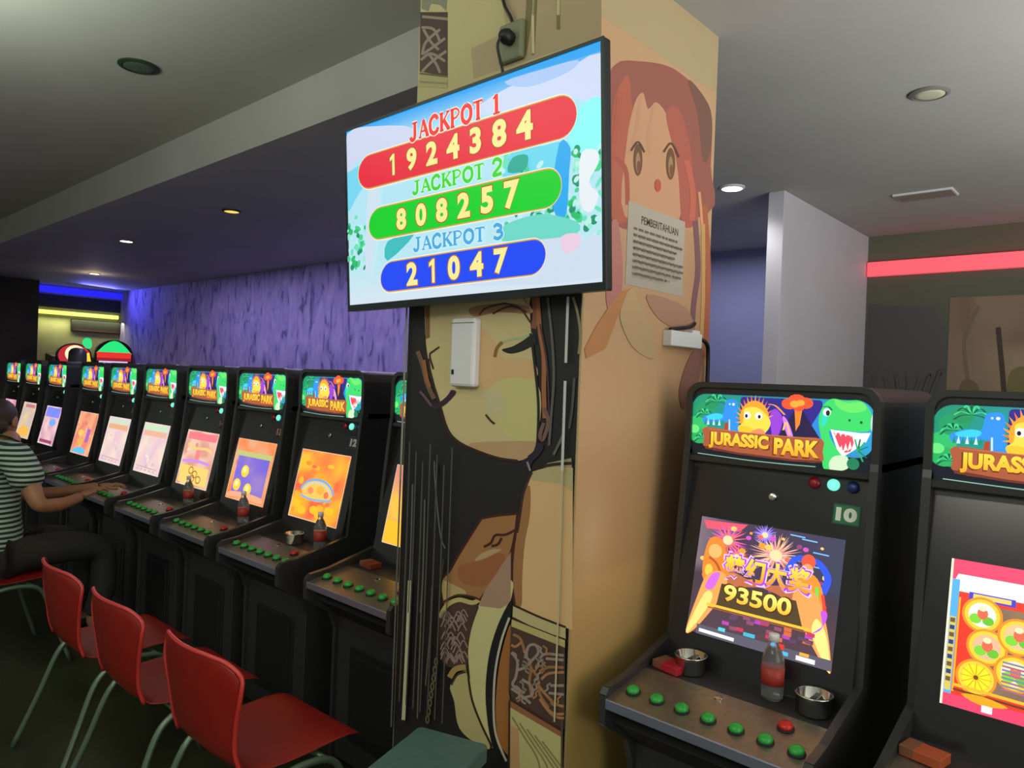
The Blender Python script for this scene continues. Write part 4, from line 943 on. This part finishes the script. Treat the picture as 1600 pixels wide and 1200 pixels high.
def pack(x, y, rz, lab, ma, mb_):
    o = thing('cigarette_pack', lab, 'cigarette pack', (x, y, LZ+.001), rz, 'cigarette packs on the cabinets')
    MB().box(-.043, .043, -.028, .028, 0, .022).build('box', ma, o, bevel=.002); MB().box(-.0432, -.012, -.0282, .0282, .004, .0225).build('lid', mb_, o, bevel=.001)
bottle(-.74, 1.862, 'small drink bottle with red label standing before the 93500 screen')
ashtray(-.972, 1.858, 'steel ashtray beside the red pack on cabinet 10'); ashtray(-.632, 1.855, 'steel ashtray at the right corner of cabinet 10')
pack(-1.018, 1.83, R(-10), 'red cigarette pack at the left corner of cabinet 10', M['pack_red'], M['pack_brown'])
pack(-.375, 1.81, R(-10), 'brown and orange cigarette pack on the cabinet at the right edge', M['pack_orange'], M['pack_brown'])
pack(-2.44, 1.85, R(-5), 'dull red cigarette pack on the cabinet half behind the column', mat('dull_red_card', S(120,50,36), .6), M['pack_brown'])
bottle(-2.83, 1.856, 'small drink bottle before the orange screen with blue arch'); ashtray(-3.0, 1.83, 'steel ashtray on the cabinet with the orange screen and blue arch')
bottle(-3.55, 1.86, 'small drink bottle before the purple fruit screen'); bottle(-4.22, 1.868, 'small drink bottle before the peach screen with the gold third')

# ------------------------------------------------------------------ chairs and stool
def chair_parts():
    prof = [(.235,.428),(.225,.446),(.18,.456),(.08,.452),(-.05,.444),(-.15,.448),(-.195,.472),(-.222,.53),(-.238,.60),(-.252,.68),(-.262,.75),(-.268,.80)]
    hw = [.19,.205,.213,.215,.212,.20,.188,.185,.196,.214,.228,.222]
    rows = []
    for i, ((y, z), h) in enumerate(zip(prof, hw)):
        r_ = []
        for k in range(11):
            u = -1+2*k/10; back = max(0, (i-5)/6)
            yy = y + (.055*back*u*u if i > 5 else 0); zz = z + (.012*u*u if 1 < i < 6 else 0) - (.03*back*u**4 if i > 8 else 0)
            if i >= 10 and abs(u) == 1: zz -= .012
            r_.append((u*h, yy, zz))
        rows.append(r_)
    sh = MB().grid(rows).build('shell', M['redplastic'], None, smooth=True, solid=.007, sub=1)
    rim = [Vector(rows[i][10]) for i in range(6, 12)]+[Vector(p) for p in rows[11][::-1][1:]]+[Vector(rows[i][0]) for i in range(10, 5, -1)]
    rm = MB().tube(sm([tuple(v) for v in rim], 3, False), .0065, 8).build('rim', mat('red_rim_highlight', S(190,52,48), .3), None, smooth=True)  # highlight along the shell's edge put into the colour as lighter red
    fr = []
    for sg in (-1, 1):
        x0 = sg*.225; x1 = sg*.262
        pth = [(x1,.25,0),(x0+sg*.012,.17,.24),(x0,.13,.37),(x0,.09,.418),(x0,.03,.436),(x0,-.05,.436),(x0,-.11,.418),(x0,-.16,.36),(x0+sg*.012,-.22,.2),(x1,-.30,0)]
        fr.append(MB().tube(sm(pth, 4, False), .0115, 10).build('leg_frame', M['tube'], None, smooth=True))
    cb = [MB().tube([(-.226,yy,.43),(.226,yy,.43)], .009, 8).build('crossbar', M['tube'], None, smooth=True) for yy in (.07, -.09)]
    return [sh, rm, *fr, *cb]
CH = chair_parts()
def chair(x, y, rz, lab):
    o = thing('plastic_chair', lab, 'chair', (x, y, 0), rz, 'red plastic chairs along the cabinets')
    for p_ in CH: clone(p_, o)
    return o
chair(-2.085, 1.19, R(2), 'red plastic chair nearest the painted column, grey tube legs')
chair(-2.69, 1.17, R(0), 'red plastic chair second from the column, between two red chairs')
chair(-3.245, 1.16, R(0), 'red plastic chair third from the column, beside the seated person')
chair(-4.58, 1.05, R(3), 'red plastic chair carrying the person in the striped shirt')
for o in CH: bpy.data.objects.remove(o)

st = thing('stool', 'low stool with a teal padded seat in front of the column', 'stool', (-1.445, 1.285, 0), R(18))
MB().prism([(-.115,-.17),(-.105,-.18),(.105,-.18),(.115,-.17),(.115,.17),(.105,.18),(-.105,.18),(-.115,.17)], .52, .57, 'z').build('seat', M['teal'], st, bevel=.012)
for sx in (-1, 1):
    for sy in (-1, 1): MB().tube([(sx*.085,sy*.145,.51),(sx*.125,sy*.18,0)], .012, 8).build('leg', M['blackplastic'], st, smooth=True)
MB().box(-.1, .1, -.16, .16, .498, .52).build('seat_base', M['blackplastic'], st)

# ------------------------------------------------------------------ seated person
def skinned(name, verts, edges, radii, m_, parent, sub=2, root=0):
    me = bpy.data.meshes.new(name); me.from_pydata(verts, edges, []); me.materials.append(m_)
    o = link(name, me, parent); md = o.modifiers.new('skin', 'SKIN'); md.use_smooth_shade = True; md.branch_smoothing = .4
    for v, r_ in zip(me.skin_vertices[0].data, radii): v.radius = (r_, r_) if not isinstance(r_, tuple) else r_
    me.skin_vertices[0].data[root].use_root = True
    s_ = o.modifiers.new('sub', 'SUBSURF'); s_.levels = sub; s_.render_levels = sub
    return o
PX, PY = -4.665, 1.085
per = thing('person', 'person in a striped short sleeve shirt seated at a cabinet, seen from behind', 'person', (PX, PY, 0), R(4)); per.scale = (1.12, 1.1, 1.07)
# local frame: +y to the machines, x to the right
V = [(0,-.06,.54),(0,-.075,.66),(0,-.07,.82),(0,-.05,.98),(0,-.025,1.06),(-.045,.012,1.08),(-.1,.03,1.11),
     (.155,-.035,1.035),(.25,.0,.92),(.325,.02,.80),(.29,.12,.79),(.225,.22,.80),(.205,.25,.81),
     (-.155,-.035,1.035),(-.215,.0,.9),(-.25,.08,.77),(-.23,.25,.765),(-.205,.44,.778),(-.195,.5,.785),
     (.09,.0,.53),(.1,.22,.54),(.11,.40,.50),(.11,.41,.28),(.11,.36,.09),(.11,.47,.045),
     (-.09,.0,.52),(-.1,.22,.53),(-.11,.40,.50),(-.11,.41,.28),(-.11,.36,.09),(-.11,.47,.045)]
E_ = [(0,1),(1,2),(2,3),(3,4),(4,5),(5,6),(3,7),(7,8),(8,9),(9,10),(10,11),(11,12),(3,13),(13,14),(14,15),(15,16),(16,17),(17,18),(0,19),(19,20),(20,21),(21,22),(22,23),(23,24),(0,25),(25,26),(26,27),(27,28),(28,29),(29,30)]
RD = [(.13,.1),(.125,.095),(.14,.1),(.14,.095),(.07,.06),(.05,.05),(.05,.05), .06,.048,.04,.036,.028,.03, .06,.048,.04,.036,.028,.03, .085,.075,.056,.05,.036,.032, .085,.075,.056,.05,.036,.032]
body = skinned('body', V, E_, RD, M['skin'], per)
# head joins the neck: cranium, face and jaw
hd = MB(); hm = Matrix.Rotation(R(-8), 4, 'X'); TURN = Matrix.Translation((-.135,.04,-.095)) @ Matrix.Rotation(R(-8), 4, 'Y') @ Matrix.Rotation(R(42), 4, 'Z')
hd.ellipsoid((0,.015,1.285), (.074,.093,.104), hm, 20, 14); hd.ellipsoid((0,.05,1.225), (.052,.055,.06), hm, 16, 10)
hd.ellipsoid((0,.112,1.262), (.014,.022,.026)); hd.ellipsoid((.076,.01,1.265), (.012,.022,.034)); hd.ellipsoid((-.076,.01,1.265), (.012,.022,.034))
hd.build('head', M['skin'], per, smooth=True, sub=1).data.transform(TURN)
ey = MB(); ey.ellipsoid((.03,.098,1.285), (.012,.008,.007)); ey.ellipsoid((-.03,.098,1.285), (.012,.008,.007)); ey.build('eyes', M['eye'], per, smooth=True).data.transform(TURN)
MB().ellipsoid((0,.104,1.222), (.022,.008,.007)).build('mouth', M['lips'], per, smooth=True).data.transform(TURN)
hr = MB(); hr.ellipsoid((0,-.004,1.306), (.083,.099,.094), Matrix.Rotation(R(14),4,'X'), 20, 12); hr.ellipsoid((0,-.04,1.255), (.07,.06,.07), None, 18, 10); hr.build('hair', M['hair'], per, smooth=True).data.transform(TURN)
for sg, W_, D_, N_ in ((1, (.205,.25,.81), (-.3,.9,.2), (0,-.25,.95)), (-1, (-.195,.5,.785), (.05,1,-.02), (0,.02,1))):   # hands: palm, four fingers, thumb
    W_ = Vector(W_); D_ = Vector(D_).normalized(); N_ = Vector(N_); N_ = (N_-D_*N_.dot(D_)).normalized(); X_ = D_.cross(N_).normalized()
    P3 = lambda f_, x_, n_: tuple(W_+D_*f_+X_*x_+N_*n_)
    skinned('hand', [P3(0,0,0), P3(.05,0,.004), P3(.082,0,.0)], [(0,1),(1,2)], [(.026,.018),(.037,.016),(.034,.013)], M['skin'], per, 2)
    for dx, ln in ((-.028,.060), (-.010,.070), (.009,.066), (.027,.051)):
        skinned('finger', [P3(.078,dx,.002), P3(.078+ln*.45,dx*1.12,.006), P3(.078+ln*.82,dx*1.16,-.006), P3(.078+ln*.98,dx*1.16,-.022)], [(0,1),(1,2),(2,3)], [.0095,.009,.008,.007], M['skin'], per, 1)
    skinned('thumb', [P3(.03,-sg*.02,-.002), P3(.055,-sg*.046,-.008), P3(.085,-sg*.054,-.012)], [(0,1),(1,2)], [.012,.0105,.009], M['skin'], per, 1)
sv = [(0,-.055,.43),(0,-.075,.66),(0,-.07,.82),(0,-.05,.98),(0,-.03,1.06),(0,-.008,1.11),(.16,-.035,1.045),(.235,-.012,.955),(.285,.005,.875),(-.16,-.035,1.04),(-.205,-.008,.93),(-.234,.02,.845)]
skinned('shirt', sv, [(0,1),(1,2),(2,3),(3,4),(4,5),(3,6),(6,7),(7,8),(3,9),(9,10),(10,11)], [(.205,.165),(.175,.135),(.168,.126),(.165,.118),(.095,.085),(.07,.066),.088,.08,.078,.088,.08,.078], M['shirt'], per)
tvv = [(0,-.04,.53),(.095,.0,.525),(.1,.22,.535),(.11,.41,.505),(.11,.415,.28),(.11,.365,.12),(-.095,.0,.525),(-.1,.22,.535),(-.11,.41,.505),(-.11,.415,.28),(-.11,.365,.12)]
skinned('trousers', tvv, [(0,1),(1,2),(2,3),(3,4),(4,5),(0,6),(6,7),(7,8),(8,9),(9,10)], [(.14,.105),.095,.09,.073,.066,.058,.095,.09,.073,.066,.058], M['trousers'], per)
for sg in (-1, 1):
    sh = MB(); sh.ellipsoid((sg*.11,.43,.04), (.046,.125,.04), None, 16, 10); sh.build('shoe', M['blackplastic'], per, smooth=True)

# ------------------------------------------------------------------ ceiling lamps, led strips, far things
def downlight(x, y, z, r, lens, ring, lab, spot=0, colr=(1,1,1), grp='ceiling downlights'):
    o = thing('downlight', lab, 'ceiling light', (x, y, z), 0, grp)
    MB().lathe([(r*1.25,0),(r*1.25,-.006),(r*1.05,-.012),(r,-.012),(r,0)], 28).build('ring', ring, o, smooth=False)
    MB().lathe([(r,-.002),(r*.98,-.009),(r*.6,-.012),(.002,-.013)], 24).build('lens', lens, o, smooth=True)
    if spot: light('downlight_beam', 'SPOT', (x, y, z-.05), spot, colr, .04, (x, y, 0), spot_size=R(140), spot_blend=.7)
downlight(-2.0, 4.11, SOF, .06, M['lamp_white'], M['whiteplastic'], 'lit white downlight beside the top of the white partition', 12, (1,.98,.95))
downlight(-.754, 3.254, SOF, .06, M['lens_off'], M['trimring'], 'unlit round downlight in the ceiling at the upper right')
downlight(-3.787, 1.357, CEI, .075, M['lens_off'] if False else mat('dark_lens', S(70,92,72), .4), M['darkring'], 'dark round lamp in the high ceiling at the upper left')
downlight(-5.37, 2.63, SOF, .055, M['lamp_amber'], M['darkring'], 'dim amber downlight in the lowered ceiling left of the television')
downlight(-7.58, 2.66, SOF, .055, M['lamp_white'], M['trimring'], 'lit white downlight above the far end of the cabinet row', 8, (1,.93,.85))
light('warm_spill', 'POINT', (-10.7, 3.37, 2.68), 2.0, (1,.72,.45), .05)
downlight(-10.7, 3.37, SOF, .06, M['lamp_warm'], M['trimring'], 'lit warm downlight farthest away, above the blue led strip', 14, (1,.78,.55))
vt = thing('ceiling_vent', 'slim pale vent strip in the ceiling at the right', 'vent', (-1.13, 4.88, SOF))
MB().box(-.16, .16, -.09, .09, -.012, 0).build('frame', M['whiteplastic'], vt, bevel=.003)
for k in range(4): MB().box(-.15, .15, -.075+.04*k, -.05+.04*k, -.016, -.011).build('slat', M['trimring'], vt)

tag(MB().box(-12.995, -12.94, 3.2, YW, 2.70, 2.79).build('led_strip', M['led_blue'], bevel=.006), 'blue led strip along the far end wall under the ceiling', 'led strip', 'led strips')
tag(MB().box(-1.76, 5.0, YM-.05, YM-.004, 2.505, 2.615).build('led_strip', M['led_red'], bevel=.006), 'red led strip along the dark mural wall at the right', 'led strip', 'led strips')
yt = thing('tube_light', 'yellow glowing tube light over the far beige wall', 'tube light', (-12.96, 3.86, 2.39))
MB().tube([(0,-.62,0),(0,.60,0)], .032, 14).build('tube', M['led_yellow'], yt, smooth=True); MB().box(-.038, -.02, -.66, .64, -.02, .02).build('batten', M['trimring'], yt)
light('tube_glow', 'AREA', (-12.85, 3.9, 2.3), 5, (.95,1,.5), (1.2,.1), (-13, 3.9, 1.2)); light('blue_strip_glow', 'AREA', (-12.5, 4.0, 2.74), 9, (.15,.15,1), (.6,.1), (-11, 4.5, 2.3))
bd = thing('display_board', 'dark electronic display board on the far beige wall', 'display board', (-12.99, 4.15, 2.22))
MB().box(0, .05, -.38, .36, -.105, .09).build('housing', M['blackplastic'], bd, bevel=.006); 
ba = Art(lambda x, y, d: (.0505+d, -.35+x*.68, -.085+y*.15), .0004); ba.rect(0,0,1,1,S(16,15,15))
for k in range(5): ba.rect(.06+.19*k,.12,.2+.19*k,.85,S(24,20,19), hold=k > 0)
ba.rect(0,.0,1,.1,S(90,40,32)); ba.build('display', M['print'], bd)
MB().box(.0, .04, .38, .47, -.18, .05).build('speaker', M['blackplastic'], bd)

def far_machine(y, lab, cs, out):
    o = thing('slot_machine', lab, 'slot machine', (-12.45, y, 0), 0, 'bright machines at the far end wall')
    MB().prism([(-.3,0),(.25,0),(.25,.9),(.1,1.1),(.05,1.7),(-.3,1.75)], -.26, .26, 'y').build('cabinet', M['black'], o, bevel=.01)
    a_ = Art(lambda x, y_, d: (.112+d, x, y_), .001)
    cs(a_); a_.build('lit_sign', M['marquee'], o)
    MB().prism(out, .05, .111).build('sign_box', M['blackplastic'], o)
def sgnA(a):
    a.ell(.02,1.72,.22,.17,S(190,40,50),22); a.ell(.03,1.75,.14,.13,S(255,240,190),18); a.poly([(-.05,1.64),(.25,1.64),(.22,1.78)], S(255,214,60)); a.poly(sm([(.12,1.92),(.16,2.0),(.24,1.98),(.25,1.86),(.18,1.84)],4), S(50,220,130))
def sgnB(a):
    a.poly([(-.26+.52*k/16, 1.78+.2*math.sin(math.pi*k/16)) for k in range(17)], S(40,226,120)); a.rect(-.25,1.7,.25,1.8,S(226,50,40)); a.rect(-.25,1.66,.25,1.71,S(150,30,40)); a.rect(-.22,1.6,.2,1.66,S(206,200,250))
def sgnC(a):
    a.rect(-.24,1.62,.22,1.86,S(226,60,40)); a.poly([(-.22,1.62),(.2,1.62),(.2,1.8)], S(250,236,60)); a.poly([(-.1,1.86),(0,1.93),(.1,1.86)], S(236,90,60))
far_machine(3.63, 'far slot machine with a round cream and red sign', sgnA, [(.02+.24*math.cos(2*math.pi*k/24), 1.72+.19*math.sin(2*math.pi*k/24)) for k in range(24)])
far_machine(4.21, 'far slot machine with a green domed sign over red', sgnB, [(.27,1.6)]+[(.27*math.cos(math.pi*k/16), 1.78+.215*math.sin(math.pi*k/16)) for k in range(17)]+[(-.27,1.6)])
